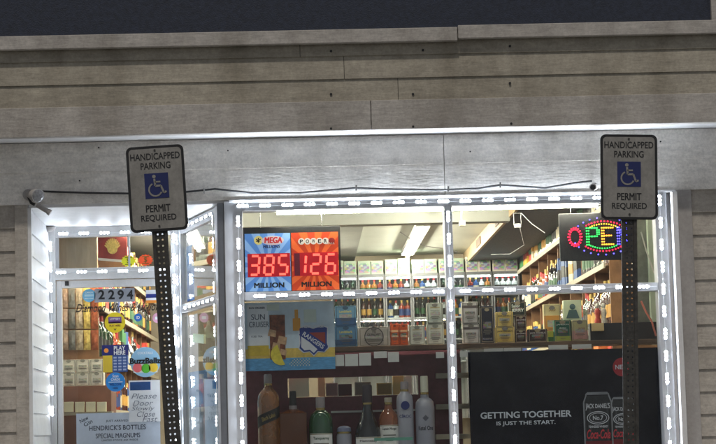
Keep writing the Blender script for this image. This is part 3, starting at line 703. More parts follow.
# posters on the glass
x0, x1, z0, z1 = rect(243.5, 302, 334.5, 370, YP); Wd, Ht = x1 - x0, z1 - z0
t = thing('beach_poster', 'beach scene poster with a canned cocktail and hockey crest inside the window', 'poster', ((x0 + x1) / 2, YP, z0))
def u_(px, py): p = at(px, py, YP); return p.x, p.z
MB().box(x0, x1, YP, YP + .003, z0 + .12 * Ht, z1).build('sky_print', pm('poster_sky', (205, 220, 232), var=.22, scale=3), t)
MB().box(x0, x1, YP, YP + .003, z0 + .2, z0 + .12 * Ht).build('sand_print', pm('poster_sand', (195, 165, 85)), t) if False else None
MB().box(x0, x1, YP - .001, YP - .0002, z0 + .18 * Ht, z0 + .32 * Ht).build('sand_print', pm('poster_sand', (230, 195, 95), var=.3, scale=14), t)
MB().box(x0, x1, YP - .0012, YP + .003, z0, z0 + .18 * Ht).build('sea_print', pm('poster_sea', (95, 160, 205), var=.3, scale=18, stretch=(1, 1, 5)), t)
a, b = u_(258, 336); MB().box(a - .085, a + .085, YP - .002, YP - .0012, z0 + .24 * Ht, z1 - .02).build('can_print', pm('can_white', (232, 234, 238)), t)
MB().box(a - .085, a + .085, YP - .003, YP - .0021, z0 + .22 * Ht, z0 + .37 * Ht).build('can_band', pm('can_yellow', (215, 185, 60), var=.2), t)
tx = MB(); c_ = u_(258, 317); put_text(tx, 'SUN', c_[0], c_[1], .11, .045, YP - .004, .0); c_ = u_(259, 324.5); put_text(tx, 'CRUISER', c_[0], c_[1], .16, .045, YP - .004, .0)
c_ = u_(257, 308); put_text(tx, 'SUN CRUISER', c_[0], c_[1], .13, .016, YP - .004, .03); c_ = u_(257, 336.5); put_text(tx, 'ICED TEA', c_[0], c_[1], .09, .014, YP - .004)
tx.build('lettering', pm('poster_ink', (50, 60, 85)), t)
a, b = u_(277.5, 336); gm = MB().box(a - .062, a + .062, YP - .0035, YP - .0022, b - .19, b + .17).build('drink_print', material('iced_drink', lin((120, 62, 35)), var=.75, scale=22, rough=.4), t)
mb = MB()
for (px, py, r_) in ((272, 333, .035), (282, 340, .04), (276, 346, .035), (283, 352, .03)):
    c_ = u_(px, py); mb.prism([(c_[0] - r_, c_[1] - r_ * .6), (c_[0] + r_ * .8, c_[1] - r_), (c_[0] + r_, c_[1] + r_ * .5), (c_[0] - r_ * .6, c_[1] + r_ * .9)], YP - .0045, YP - .0036)
mb.build('ice_print', material('ice_print', lin((205, 165, 125)), var=.35, scale=30, rough=.4), t)
c_ = u_(277, 356); L_ = [(c_[0] + .085 * math.cos(R(a_)) + .035, c_[1] + .085 * math.sin(R(a_)) + .01) for a_ in range(110, 300, 12)]
L_ += [(c_[0] + .035 + .01, c_[1] - .03)]
MB().prism(L_[::1], YP - .0058, YP - .0046).build('lemon_print', pm('lemon', (235, 215, 75), var=.2, scale=30), t)
# hockey crest on the poster
c0, c1 = u_(313.5, 340)
def shield(s): return [(c0 + s * a_, c1 + s * b_) for a_, b_ in ((-.105, .09), (-.06, .105), (0, .085), (.06, .105), (.105, .09), (.1, -.02), (.108, -.06), (.075, -.09), (.03, -.085), (0, -.115), (-.03, -.085), (-.075, -.09), (-.108, -.06), (-.1, -.02))]
MB().prism(shield(1.14)[::-1], YP - .0045, YP - .0036).build('crest_border', pm('crest_white', (225, 225, 228)), t)
MB().prism(shield(1.06)[::-1], YP - .0056, YP - .0046).build('crest_blue', pm('crest_blue', (38, 62, 140)), t)
MB().prism([(c0 - .098, c1 + .045), (c0 + .03, c1 - .075), (c0, c1 - .105), (c0 - .03, c1 - .078), (c0 - .075, c1 - .082), (c0 - .1, c1 - .055)][::-1], YP - .0066, YP - .0057).build('crest_white', pm('crest_white', (225, 225, 228)), t)
MB().prism([(c0 - .04, c1 + .06), (c0 + .095, c1 + .06), (c0 + .095, c1 - .04)], YP - .0066, YP - .0057).build('crest_red', pm('crest_red', (150, 60, 50)), t)
MB().ribbon([(c0 - .098, c1 + .068), (c0 + .1, c1 - .075)], .06, YP - .0072, YP - .0067).build('crest_band', pm('crest_blue', (38, 62, 140)), t)
put_text(MB(), 'RANGERS', c0, c1 - .003, .2, .036, YP - .0082, .02, rot=-.62).build('crest_lettering', pm('crest_white', (225, 225, 228)), t)
c_ = u_(313, 326.5); put_text(MB(), 'NEW YORK', c_[0] + .0, c_[1], .17, .022, YP - .0082, .03).build('crest_lettering', pm('crest_white', (225, 225, 228)), t)
c_ = u_(296.5, 322)
mb = MB().box(c_[0] - .03, c_[0] + .03, YP - .005, YP - .004, c_[1] - .07, c_[1] + .03).box(c_[0] - .014, c_[0] + .014, YP - .005, YP - .004, c_[1] + .03, c_[1] + .1)
mb.build('bottle_print', pm('amber_print', (225, 160, 60)), t)
for px, py in ((273, 307), (310, 315)):
    c_ = u_(px, py); MB().box(c_[0] - .05, c_[0] + .05, YP - .0075, YP - .0062, c_[1] - (.03 if px < 300 else .06), c_[1] + (.02 if px < 300 else .045)).build('paper_patch', pm('patch', (205, 215, 205)), t)
mb = MB(); c_ = u_(300, 362)
for i in range(14):
    for j in range(5):
        if (i + j) % 2 and (j < 3 or i > 1): mb.box(c_[0] - .085 + i * .012, c_[0] - .085 + i * .012 + .008, YP - .006, YP - .005, c_[1] - .03 + j * .012, c_[1] - .03 + j * .012 + .008)
mb.build('checker_print', pm('checker', (225, 220, 190)), t)

x0, x1, z0, z1 = rect(470, 350, 661, 482, YP); z0 = SILL + .03
t = thing('black_poster', 'large black canned cocktail poster reading getting together is just the start', 'poster', ((x0 + x1) / 2, YP, z0))
MB().box(x0, x1, YP, YP + .003, z0, z1).build('sheet', M['blackposter'], t)
tx = MB(); c_ = u_(526, 414.5); put_text(tx, 'GETTING TOGETHER', c_[0], c_[1], S(91, YP), .052, YP - .002, .022); c_ = u_(526, 423.3); put_text(tx, 'IS JUST THE START.', c_[0], c_[1], S(59, YP), .04, YP - .002, .018)
tx.build('lettering', pm('poster_white', (215, 218, 225)), t)
M['canb'] = material('can_black', (.02, .021, .025), rough=.4, var=.4, scale=30); M['canrim'] = material('can_rim', (.26, .265, .28), rough=.4, var=.3)
for px, s, lb in ((597, 1.0, 'larger printed can'), (622, .86, 'smaller printed can')):
    c_ = u_(px, 391 if s == 1 else 396); hw, top = .112 * s, c_[1]; y = YP - .001 * (2 if s == 1 else 1)
    k = MB().prism([(c_[0] - hw, z0), (c_[0] + hw, z0), (c_[0] + hw, top - .09 * s), (c_[0] + hw * .82, top - .035 * s), (c_[0] - hw * .82, top - .035 * s), (c_[0] - hw, top - .09 * s)], y - .0006, y).build('can_print', M['canb'], t); k['label'] = lb
    for q_, cc_ in ((-.93, 60), (-.82, 30), (-.55, 62), (-.42, 40), (.5, 36), (.7, 58), (.84, 26), (.94, 70)):
        MB().box(c_[0] + hw * q_ - .006 * s, c_[0] + hw * q_ + .008 * s, y - .00075, y - .00062, z0 + .01, top - .1 * s).build('can_sheen', pm('sheen_%d' % cc_, (cc_, cc_, cc_ + 4)), k)
    MB().prism([(c_[0] - hw * .97, z0), (c_[0] + hw * .97, z0), (c_[0] + hw * .97, top - .40 * s), (c_[0] - hw * .97, top - .40 * s)], y - .0009, y - .0008).build('can_base', pm('can_base_red', (120, 22, 30), var=.3), k)
    MB().disc(c_[0], top - .022 * s, hw * .7, y - .0011, y - .0003, 28, 1).build('can_lid', M['canrim'], k) if False else MB().box(c_[0] - hw * .74, c_[0] + hw * .74, y - .0011, y - .0003, top - .03 * s, top - .008 * s).build('can_lid', pm('lid_grey', (130, 132, 138)), k)
    MB().ribbon([(c_[0] - hw, z0), (c_[0] - hw, top - .09 * s), (c_[0] - hw * .82, top - .035 * s), (c_[0] - hw * .8, top - .02 * s), (c_[0] + hw * .8, top - .02 * s), (c_[0] + hw * .82, top - .035 * s), (c_[0] + hw, top - .09 * s), (c_[0] + hw, z0)], .011, y - .0012, y - .0007).build('can_rim', M['canrim'], k)
    tx = MB(); put_text(tx, "JACK DANIEL'S", c_[0], top - .125 * s, hw * 1.75, .06 * s, y - .002, .02, warp=.25); put_text(tx, 'No.7', c_[0], top - .215 * s, hw * .75, .035 * s, y - .002, .02)
    tx.ribbon([(c_[0] + hw * .78 * math.cos(R(a_)), top - .215 * s + .05 * s * math.sin(R(a_))) for a_ in range(0, 361, 15)], .006, y - .002, y - .0013)
    tx.ribbon([(c_[0] + hw * .62 * math.cos(R(a_)), top - .215 * s + .038 * s * math.sin(R(a_))) for a_ in range(0, 361, 15)], .004, y - .002, y - .0013)
    put_text(tx, 'TENNESSEE WHISKEY', c_[0], top - .285 * s, hw * 1.4, .018 * s, y - .002, .02)
    tx.build('can_lettering', pm('can_silver', (215, 215, 220)), k)
    put_text(MB(), 'Coca-Cola', c_[0], top - .345 * s, hw * 1.7, .075 * s, y - .002, .02, .3).build('can_lettering', pm('can_red', (215, 60, 70)), k)
c_ = u_(622, 367); MB().disc(c_[0], c_[1], .075, YP - .002, YP - .0003, 32).build('red_dot', pm('dot_red', (165, 35, 45)), t)
put_text(MB(), 'NEW', c_[0], c_[1], .11, .036, YP - .003, .02).build('lettering', pm('poster_white', (215, 218, 225)), t)
# shelf ends beside the black poster
for i, (py, lb) in enumerate(((376, 'upper'), (407, 'middle'), (437, 'lower'))):
    r_ = rect(436, py - 3, 470, py + 2, .45); solo(MB().box(r_[0], r_[1], .42, .535, r_[2], r_[3]), 'shelf_strip', M['cream'], lb + ' cream shelf edge showing behind the window mullion', 'shelf edge', 'shelf edges behind the mullion')

# ------------------------------------------------------------------ oversized display bottles
def bottle_mats():
    M['amber'] = material('whisky', lin((158, 104, 58)), trans=.5, rough=.06, var=.15, coat=.6); M['cognac'] = material('cognac', lin((120, 68, 40)), trans=.45, rough=.1, var=.08, scale=8, coat=.5)
    M['greenb'] = material('green_glass', (.02, .11, .035), trans=.5, rough=.05, var=.2, coat=1); M['darkb'] = material('dark_glass', (.012, .013, .013), rough=.08, var=.2, coat=1)
    M['frost'] = material('frosted_glass', lin((190, 190, 200)), trans=.3, rough=.3, var=.08); M['frost2'] = material('frosted_grey', lin((165, 165, 176)), trans=.2, rough=.35, var=.08)
    M['orangeb'] = material('orange_spirit', lin((170, 105, 72)), trans=.45, rough=.08, var=.12, coat=.5); M['labelw'] = pm('label_white', (232, 228, 222)); M['labelk'] = material('label_black', (.012, .012, .014), rough=.5)
    M['capgrey'] = pm('cap_grey', (150, 140, 140)); M['capdark'] = pm('cap_dark', (60, 50, 55)); M['navy'] = pm('navy_seal', (40, 50, 110))
bottle_mats()
M['label_gold'] = material('gold_foil', lin((190, 165, 105)), rough=.25, metal=.8)
YB = .225
def lathe_bottle(px, top, prof, mat, label, cap, capm):
    """prof: (radius px, photo row) from the base up"""
    p = at(px, 430, YB); t_ = thing('display_bottle', label, 'bottle', (p.x, YB, SILL), 'oversized display bottles in the window')
    q = [(S(r_, YB), (SILL if py is None else PZ(px, py, YB)) - SILL) for r_, py in prof]
    o = MB().lathe(q, p.x, YB, SILL, 28).build('bottle_glass', mat, t_, smooth=True)
    q = [(S(r_, YB), PZ(px, py, YB) - SILL) for r_, py in cap]
    MB().lathe(q, p.x, YB, SILL, 22).build('cap', capm, t_, smooth=True)
    r0, h0 = q[0]
    MB().lathe([(r0 * 1.06, h0 - .004), (r0 * 1.06, h0 + .014)], p.x, YB, SILL, 22).build('neck_ring', M['label_gold'], t_, smooth=True)
    return t_, p.x
def wraplabel(t_, x, r, z0, z1, mat, name='label', ang=65):
    fp = MB()
    for k in range(3):
        zf = z1 - .085 - .022 * k; aa = 38 - 9 * k
        fp.lathe([(r + .001, zf), (r + .001, zf + .008)], x, YB, 0, 10, R(270 - aa), R(270 + aa))
    fp.build('fine_print', pm('fine_print', (105, 98, 88)), t_, smooth=True)
    fp = MB().lathe([(r + .0008, z1 - .008), (r + .0008, z1 - .003)], x, YB, 0, 16, R(270 - ang), R(270 + ang)).build('label_border', M['label_gold'], t_, smooth=True)
    return MB().lathe([(r, z0), (r, z1)], x, YB, 0, 16, R(270 - ang), R(270 + ang)).build(name, mat, t_, smooth=True)
def zz(px, py): return PZ(px, py, YB)
# square tall whisky bottle
t, x = lathe_bottle(269, 374, [(11, None), (11, 402), (10.4, 396), (8, 391.5), (4.5, 388), (3.6, 385)], M['amber'], 'tall amber whisky bottle with a slanted black label', [(3.7, 385), (4, 383), (4, 375.5), (3.2, 374)], M['capgrey'])
r = S(11.15, YB); lb = MB(); n = 14; vs = []
for i in range(n + 1):
    a_ = R(-80 + 160 * i / n); off = .045 * (a_ / 1.3)
    for k in (-.045, .045): vs.append((x + r * math.sin(a_), YB - r * math.cos(a_), zz(269, 417) + off + k))
lb.add(vs, [(2 * i, 2 * i + 2, 2 * i + 3, 2 * i + 1) for i in range(n)]).build('label', M['labelk'], t, smooth=True)
put_text(MB(), 'Black Label', x, zz(269, 417), .125, .034, 0, .02, .2, wrap=(x, YB, r + .001), rot=.36).build('lettering', pm('label_gold', (205, 185, 140)), t)
# broad square cognac decanter
p = at(293.5, 430, YB); t = thing('display_bottle', 'broad square brown decanter bottle between the amber and green bottles', 'bottle', (p.x, YB + .005, SILL), 'oversized display bottles in the window')
hw = S(13.5, YB); zt = zz(293, 413); mb = MB().box(p.x - hw, p.x + hw, YB - .075, YB + .085, SILL, zt)
mb.add([(p.x - hw, YB - .075, zt), (p.x + hw, YB - .075, zt), (p.x + hw, YB + .085, zt), (p.x - hw, YB + .085, zt)] + [(p.x + sx * .03, YB + .005 + sy * .03, zt + .03) for sx, sy in ((-1, -1), (1, -1), (1, 1), (-1, 1))], [(0, 1, 5, 4), (1, 2, 6, 5), (2, 3, 7, 6), (3, 0, 4, 7)])
mb.build('bottle_glass', M['cognac'], t, bevel=.01)
MB().lathe([(.033, zt + .028 - SILL), (.033, zt + .06 - SILL)], p.x, YB + .005, SILL, 18).build('neck_ring', M['capgrey'], t, smooth=True)
MB().lathe([(.028, zt + .06 - SILL), (.028, zz(293, 392) - SILL), (.024, zz(293, 391) - SILL)], p.x, YB + .005, SILL, 18).build('cap', M['labelk'], t, smooth=True)
# green gin bottle
t, x = lathe_bottle(321, 398, [(12, None), (12, 425), (11.5, 419), (9.5, 414), (6, 411), (4, 409.5)], M['greenb'], 'green glass gin bottle with a white label and silver cap', [(4.4, 409.5), (4.6, 408), (4.6, 398), (4, 397)], M['capgrey'])
wraplabel(t, x, S(12.15, YB), zz(321, 470), zz(321, 433.5), M['labelw']); put_text(MB(), 'Tanqueray', x, zz(321, 438.5), .14, .03, 0, .02, wrap=(x, YB, S(12.3, YB))).build('lettering', pm('gin_green', (30, 70, 45)), t)
# small blue grey bottle top
t, x = lathe_bottle(344, 427, [(7.5, None), (7.5, 436), (6.5, 433)], M['frost2'], 'small squat bottle with a round grey stopper low in the window', [(6.6, 433), (7.2, 431), (6.6, 428), (4, 426.3), (.5, 425.8)], pm('stopper', (120, 125, 150)))
# dark decanter with wide shoulders
t, x = lathe_bottle(368, 385, [(13.5, None), (13.5, 436), (12, 428), (8, 419), (4.8, 410), (4.4, 404)], M['darkb'], 'dark cognac bottle with flared shoulders and pale label', [(4.6, 404), (5, 402), (5, 386), (4.4, 385)], M['capdark'])
wraplabel(t, x, S(13.7, YB), zz(368, 470), zz(368, 437), M['labelw'])
put_text(MB(), 'Hennessy', x, zz(368, 441), .15, .024, 0, .02, wrap=(x, YB, S(13.85, YB))).build('lettering', M['ink'], t)
# orange rum bottle
t, x = lathe_bottle(389, 398, [(10, None), (10, 420), (9, 415), (6, 411), (4, 408.5), (3.6, 404)], M['orangeb'], 'orange rum bottle with a white lettered label', [(3.9, 404), (3.9, 398), (3.2, 397.5)], M['cream'])
wraplabel(t, x, S(10.15, YB), zz(389, 470), zz(389, 425), M['labelw']); put_text(MB(), 'Captain Morgan', x, zz(389, 429), .125, .025, 0, .02, wrap=(x, YB, S(10.3, YB))).build('lettering', M['ink'], t)
# tall frosted vodka with blue seal
t, x = lathe_bottle(405.5, 381, [(8.4, None), (8.4, 402), (7.6, 396), (4.6, 393), (3.8, 391)], M['frost'], 'tall silver frosted vodka bottle with a round blue seal', [(3.9, 391), (4, 382.5), (3.3, 381.5)], M['capgrey'])
o = MB()
for i in range(20):
    pass
MB().disc(x, zz(405.5, 405.5), .035, YB - S(8.4, YB) - .006, YB - S(8.4, YB) + .02, 24).build('blue_seal', M['navy'], t)
put_text(MB(), 'CÎROC', x, zz(405.5, 416), .105, .03, 0, .01, wrap=(x, YB, S(8.6, YB))).build('lettering', M['navy'], t)
# round shouldered grey vodka
t, x = lathe_bottle(425.5, 400, [(9.5, None), (9.5, 407), (8.8, 402), (6.5, 399), (4.2, 397.6), (3.8, 394)], M['frost2'], 'round shouldered grey vodka bottle next to the mullion', [(3.9, 394), (3.9, 377), (3.4, 376)], pm('cap_cream', (215, 212, 190)))
tx = put_text(MB(), 'Ketel One', x + .0, zz(425.5, 428), .13, .036, 0, .015, wrap=(x, YB, S(9.7, YB))); tx.build('lettering', M['ink'], t)
MB().disc(x, zz(425.5, 418), .025, YB - S(9.5, YB) - .003, YB - S(9.5, YB) + .02, 4).build('emblem', pm('emblem', (90, 90, 100)), t)
# pale teal glass shelf in front
r_ = rect(374, 437.5, 412, 440.5, .19)
solo(MB().box(r_[0], r_[1], .104, .112, r_[2], r_[3]), 'glass_shelf', pm('teal_glass', (105, 160, 140)), 'pale teal strip of glass shelf low in front of the orange bottle', 'shelf')

# ------------------------------------------------------------------ boxes standing on the display shelf
YC = .24
def shelf_box(px0, py0, px1, py1, *a, bottom=None, Y=YC, dp=.1, **k):
    r_ = list(rect(px0, py0, px1, py1, Y)); h = r_[3] - r_[2]; b = zsh + .0015 if bottom is None else bottom
    if bottom is None: r_[2] = b; r_[3] = max(r_[3], b + .05)
    else: r_[2] = b; r_[3] = b + h
    carton(r_, Y, dp, *a, **k); return r_[3] + .0015
K = (40, 38, 42)
t1 = shelf_box(335, 326, 357, 348.5, (90, 135, 175), 'blue sea printed case at the bottom of its stack beside the beach poster', [('Landshark', .5, .72, .6, .12, (235, 215, 120))], (.1, .35, (45, 80, 125)), dp=.16)
shelf_box(335, 305, 356, 325, (110, 155, 185), 'blue sea printed case at the top of its stack beside the beach poster', [('Landshark', .5, .72, .6, .12, (235, 215, 120))], (.0, .4, (60, 95, 140)), bottom=t1, dp=.16)
r_ = rect(358, 327, 390, 348, YC); carton([r_[0], r_[1], zsh + .0015, r_[3]], YC, .16, (190, 180, 170), 'grey card case with a large printed circle beside the blue cases', [('THE', .5, .74, .12, .08, K), ('GLENLIVET', .5, .6, .42, .13, K)])
mb = MB(); c_ = ((r_[0] + r_[1]) / 2, (zsh + r_[3]) / 2); mb.ribbon([(c_[0] + .075 * math.cos(R(a_)), c_[1] + .075 * math.sin(R(a_))) for a_ in range(0, 361, 12)], .006, YC - .0035, YC - .0005)
tx = mb.build('circle_print', pm('inkcol_40_38_42', K), bpy.data.objects[[o.name for o in COL.objects if o.name.startswith('carton') and o.type == 'EMPTY'][-1]])
for i, px in enumerate((390.5, 399.5)):
    shelf_box(px, 324, px + 8.6, 348, (225, 95, 35), ('orange gift bag style box against the printed circle case', 'orange gift bag style box against the white boxes')[i], [('Cointreau', .5, .45, .8, .12, (250, 215, 180))], (.62, .72, (250, 190, 140)), group='pair of orange boxes', dp=.08)
shelf_box(409.5, 325.5, 425, 347.5, (205, 205, 190), 'single white whisky box with a gold crest between orange boxes and white stack', [('Jameson', .5, .78, .6, .09, (170, 140, 50)), ('WHISKEY', .5, .62, .6, .05, K)], face=(220, 220, 208))
t1 = shelf_box(427, 324, 444, 346.5, (205, 205, 190), 'white whisky box at the foot of the stack left of the mullion', [('Jameson', .5, .78, .6, .09, (170, 140, 50)), ('WHISKEY', .5, .62, .6, .05, K)], face=(222, 222, 210))
shelf_box(427, 302, 443, 323, (175, 178, 165), 'white whisky box on top of the stack left of the mullion', [('Jameson', .5, .78, .6, .09, (170, 140, 50)), ('WHISKEY', .5, .62, .6, .05, K)], face=(195, 200, 188), bottom=t1)
t1 = shelf_box(463, 324, 479.5, 345.5, (185, 180, 178), 'white tequila box at the foot of the stack right of the mullion', [('PATRON', .5, .5, .6, .08, K)], (.72, .84, (95, 85, 85)), face=(210, 205, 202))
shelf_box(462, 301, 478, 323, (165, 160, 158), 'white tequila box on top of the stack right of the mullion', [('PATRON', .5, .5, .6, .08, K)], (.72, .84, (95, 85, 85)), face=(195, 190, 188), bottom=t1)
shelf_box(480.5, 306, 494, 345, (28, 28, 45), 'tall black box between the white stack and the yellow boxes', [('RESERVE', .5, .12, .7, .05, (140, 140, 160))])
JD = "JACK DANIEL'S"
t1 = shelf_box(495.5, 327, 514.5, 344.5, (225, 195, 105), 'honey yellow whiskey box at the foot of its stack', [(JD, .5, .72, .8, .12, K), ('HONEY', .5, .45, .4, .1, K)])
shelf_box(496, 311, 513, 326, (220, 190, 105), 'honey yellow whiskey box on top of its stack', [(JD, .5, .72, .8, .12, K), ('HONEY', .5, .45, .4, .1, K)], bottom=t1)
t1 = shelf_box(515.5, 330, 526.5, 344.5, (55, 28, 28), 'dark red whiskey box beside the yellow stack, lower one', [(JD, .5, .7, .85, .14, (205, 195, 190))], dp=.12)
t1 = shelf_box(515.5, 315, 526.5, 329, (60, 28, 28), 'dark red whiskey box beside the yellow stack, middle one', [(JD, .5, .7, .85, .14, (205, 195, 190))], bottom=t1, dp=.12)
shelf_box(509, 299, 526, 313, (30, 42, 34), 'dark green box lettered in white on top of the dark red boxes', [('Sailor', .4, .72, .5, .22, (225, 230, 220)), ('JERRY', .5, .38, .75, .26, (225, 230, 220))], bottom=t1, dp=.12, Y=.26)
shelf_box(528, 329, 547.5, 344, (48, 28, 28), 'wide dark red whiskey box right of the stacks', [(JD, .5, .68, .8, .16, (205, 195, 190)), ('FIRE', .5, .36, .3, .14, (190, 60, 50))])
shelf_box(548, 331, 553.5, 343.5, (190, 185, 60), 'slim yellow green carton beside the green box', (), (.0, .45, (60, 110, 50)), Y=.3)
shelf_box(554.5, 320, 571, 343, (25, 92, 72), 'green whisky case with yellow base', [('JAMESON', .5, .78, .75, .09, (220, 230, 215)), ('IRISH', .5, .62, .4, .06, (220, 230, 215))], (.0, .25, (170, 180, 70)))
shelf_box(572, 320, 588, 342.5, (190, 178, 130), 'pale yellow green box with a pink panel right of the green case', [('ROSE', .62, .6, .4, .07, (150, 100, 100))], (.08, .5, (200, 150, 140)))
t1 = zsh + .17
shelf_box(544, 304, 561, 343, (205, 190, 140), 'pale carton with an orange leaf print behind the green case', [('XO', .5, .85, .4, .08, (140, 100, 50))], (.2, .7, (200, 140, 60)), Y=.42, dp=.08)
r_ = rect(564, 300, 582, 343, .42); t = carton([r_[0], r_[1], zsh + .0015, r_[3]], .42, .08, (205, 215, 185), 'pale green carton with a dark portrait print behind the green case')
mb = MB(); c_ = ((r_[0] + r_[1]) / 2, r_[3] - .09); mb.disc(c_[0], c_[1] + .035, .024, .4165, .4198, 18).prism([(c_[0] - .055, c_[1] - .06), (c_[0] + .055, c_[1] - .06), (c_[0] + .03, c_[1] + .01), (c_[0] - .03, c_[1] + .01)], .4165, .4198).build('portrait_print', pm('portrait', (70, 95, 100)), t)
r_ = rect(590, 322.5, 657, 342, .4); carton([r_[0], r_[1], zsh + .0015, r_[3]], .4, .12, (38, 36, 40), 'long charcoal case lying behind the right signpost')
r_ = rect(592, 323, 604, 331, .36); carton([r_[0], r_[1], r_[2], r_[3]], .36, .035, (205, 180, 130), 'small tan price card fixed to the charcoal case')
for i, (px, c1, lb) in enumerate(((598, (190, 70, 60), 'small red and cream figurine standing on the charcoal case'), (604, (215, 205, 190), 'small white figurine standing on the charcoal case'))):
    p = at(px, 322.5, .46); zb_ = zsh + .0015 + (rect(590, 322.5, 657, 342, .4)[3] - zsh); t = thing('figurine', lb, 'figurine', (p.x, .46, zb_))
    MB().lathe([(.028, 0), (.03, .02), (.018, .05), (.026, .085), (.022, .11), (.01, .125)], p.x, .46, zb_, 14).build('body', pm('fig_%d' % i, c1, var=.4, scale=60), t, smooth=True)
    MB().lathe([(.008, .122), (.018, .135), (.019, .15), (.01, .165), (.002, .168)], p.x, .46, zb_, 12).build('head', M['ceramic'], t, smooth=True)
# boxes left of white stack top row, behind the middle bar
shelf_box(399, 301, 411, 310, (200, 205, 190), 'pale box on the cooler side behind the shelf boxes', (), bottom=zsh + .24, Y=.47, dp=.03) if False else None

# ------------------------------------------------------------------ stickers and notices on the door
YK = YD + .010
def sticker(px, py, r, col, label, name='round_sticker', texts=(), parts=(), sx=1):
    p = at(px, py, YK); rr_ = S(r, YK); t_ = thing(name, label, 'sticker', (p.x, YK, p.z), 'stickers on the door glass')
    MB().disc(p.x, p.z, rr_, YK, YK + .002, 30, sx).build('disc', pm('st_%d_%d_%d' % col, col), t_)
    for (dx, dz, w_, h_, c_) in parts:
        MB().box(p.x + S(dx - w_ / 2, YK), p.x + S(dx + w_ / 2, YK), YK - .0015, YK - .0002, p.z + S(dz - h_ / 2, YK), p.z + S(dz + h_ / 2, YK)).build('print', pm('st_%d_%d_%d' % c_, c_), t_)
    for (s, dx, dz, w_, h_, c_) in texts:
        put_text(MB(), s, p.x + S(dx, YK), p.z + S(dz, YK), S(w_, YK), S(h_, YK), YK - .0025, .02).build('lettering', pm('st_%d_%d_%d' % c_, c_), t_)
    return t_, p
WH, NV, YL = (235, 238, 240), (30, 45, 120), (240, 215, 40)
sticker(89, 295.5, 6.6, (110, 180, 215), 'pale blue round sticker left of the door number', texts=[('CARDS', 0, 3, 8, 1.6, WH), ('WELCOME', 0, -3, 9, 1.4, WH)], parts=[(0, 0, 9, 2.2, (180, 215, 230))])
r_ = rect(94.5, 288.5, 134.5, 302, YK); t = thing('number_plate', 'grey plate with black house number 2294 on the door', 'number plate', ((r_[0] + r_[1]) / 2, YK, r_[2]))
MB().box(r_[0], r_[1], YK, YK + .002, r_[2], r_[3]).build('plate', pm('plate_grey', (150, 155, 165)), t)
tx = MB()
for ch, px in zip('2294', (101.5, 111.5, 120.7, 130)): p = at(px, 294.7, YK); put_text(tx, ch, p.x, p.z, S(6.4, YK), S(9.4, YK), YK - .002, .03)
tx.build('lettering', M['ink'], t)
t, p = sticker(115, 322.5, 10.2, YL, 'yellow round lottery sticker under the shop name', parts=[(0, 2.4, 13, 6.4, (120, 80, 150)), (0, .2, 13, 1.3, (215, 120, 60))], texts=[('LOTTERY', 0, 3.4, 10, 2, WH), ('PLAY HERE', 0, -3.2, 11, 2, (120, 60, 40)), ('v', 0, -7, 3, 2, K)])
sticker(138, 317.5, 3.9, (40, 110, 200), 'small blue round sticker over the diagonal shelf edge', texts=[('ID', 0, 0, 3.5, 2.8, WH)])
sticker(157.5, 318, 5, (215, 160, 190), 'small pink round sticker half hidden by the left signpost', parts=[(0, 0, 5, 3, WH)])
sticker(115.5, 382, 9.6, (45, 140, 220), 'bright blue round sticker left of the handwritten note', parts=[(0, 0, 14, .7, WH)], texts=[('Scan', 0, 6, 6, 3, WH), ('CARDS', 0, 2.4, 9, 2.4, WH), ('WELCOME', 0, -2.4, 12, 2.4, NV), ('HERE', 0, -6, 5, 1.6, NV)])
t, p = sticker(145.3, 362, 15, (150, 195, 225), 'large round cocktail ball sticker reading BuzzBallz', parts=[(0, -6, 24, 9, (220, 225, 225))])
for dx, c_ in ((-7.8, (225, 105, 110)), (.6, (90, 180, 50)), (8, (235, 200, 60))):
    MB().disc(p.x + S(dx, YK), p.z + S(-6.5 + abs(dx) * .12, YK), S(4.6, YK), YK - .004, YK - .0022, 20).build('ball_print', pm('st_%d_%d_%d' % c_, c_), t)
put_text(MB(), 'BuzzBallz', p.x, p.z + S(1.2, YK), S(31, YK), S(6, YK), YK - .005, .035).build('lettering', M['ink'], t)
put_text(MB(), 'COCKTAILS', p.x, p.z + S(9, YK), S(15, YK), S(2.4, YK), YK - .003, .02).build('lettering', pm('st_235_238_240', WH), t)
# PLAY HERE card
r_ = rect(103, 345, 127.5, 372, YK); t = thing('lottery_card', 'blue and yellow play here lottery card on the door', 'card', ((r_[0] + r_[1]) / 2, YK, r_[2])); h = r_[3] - r_[2]; a, b = r_[0], r_[1]
MB().box(a - .008, b + .008, YK, YK + .002, r_[2] + h * .62, r_[3]).build('header', pm('hdr_navy', (40, 45, 120)), t)
MB().box(a, a + (b - a) * .38, YK, YK + .002, r_[2], r_[2] + h * .615).build('yellow_panel', pm('card_yellow', (225, 195, 60)), t)
MB().box(a + (b - a) * .385, b, YK, YK + .002, r_[2], r_[2] + h * .615).build('blue_panel', pm('card_blue', (55, 85, 150)), t)
put_text(put_text(MB(), 'PLAY', a + (b - a) * .68, r_[2] + h * .88, .1, .036, YK - .0015, .03), 'HERE', a + (b - a) * .68, r_[2] + h * .71, .1, .036, YK - .0015, .03).build('lettering', pm('st_235_238_240', WH), t)
mb = MB()
for i in range(5):
    for j in range(3): mb.box(a + (b - a) * (.43 + .19 * j), a + (b - a) * (.56 + .19 * j), YK - .0015, YK - .0002, r_[2] + h * (.06 + .11 * i), r_[2] + h * (.12 + .11 * i))
mb.build('number_grid', pm('grid_pale', (170, 185, 215)), t)
MB().disc(a + .03, r_[2] + h * .8, .02, YK - .0015, YK - .0002, 16).build('emblem', pm('st_240_150_60', (240, 150, 60)), t)
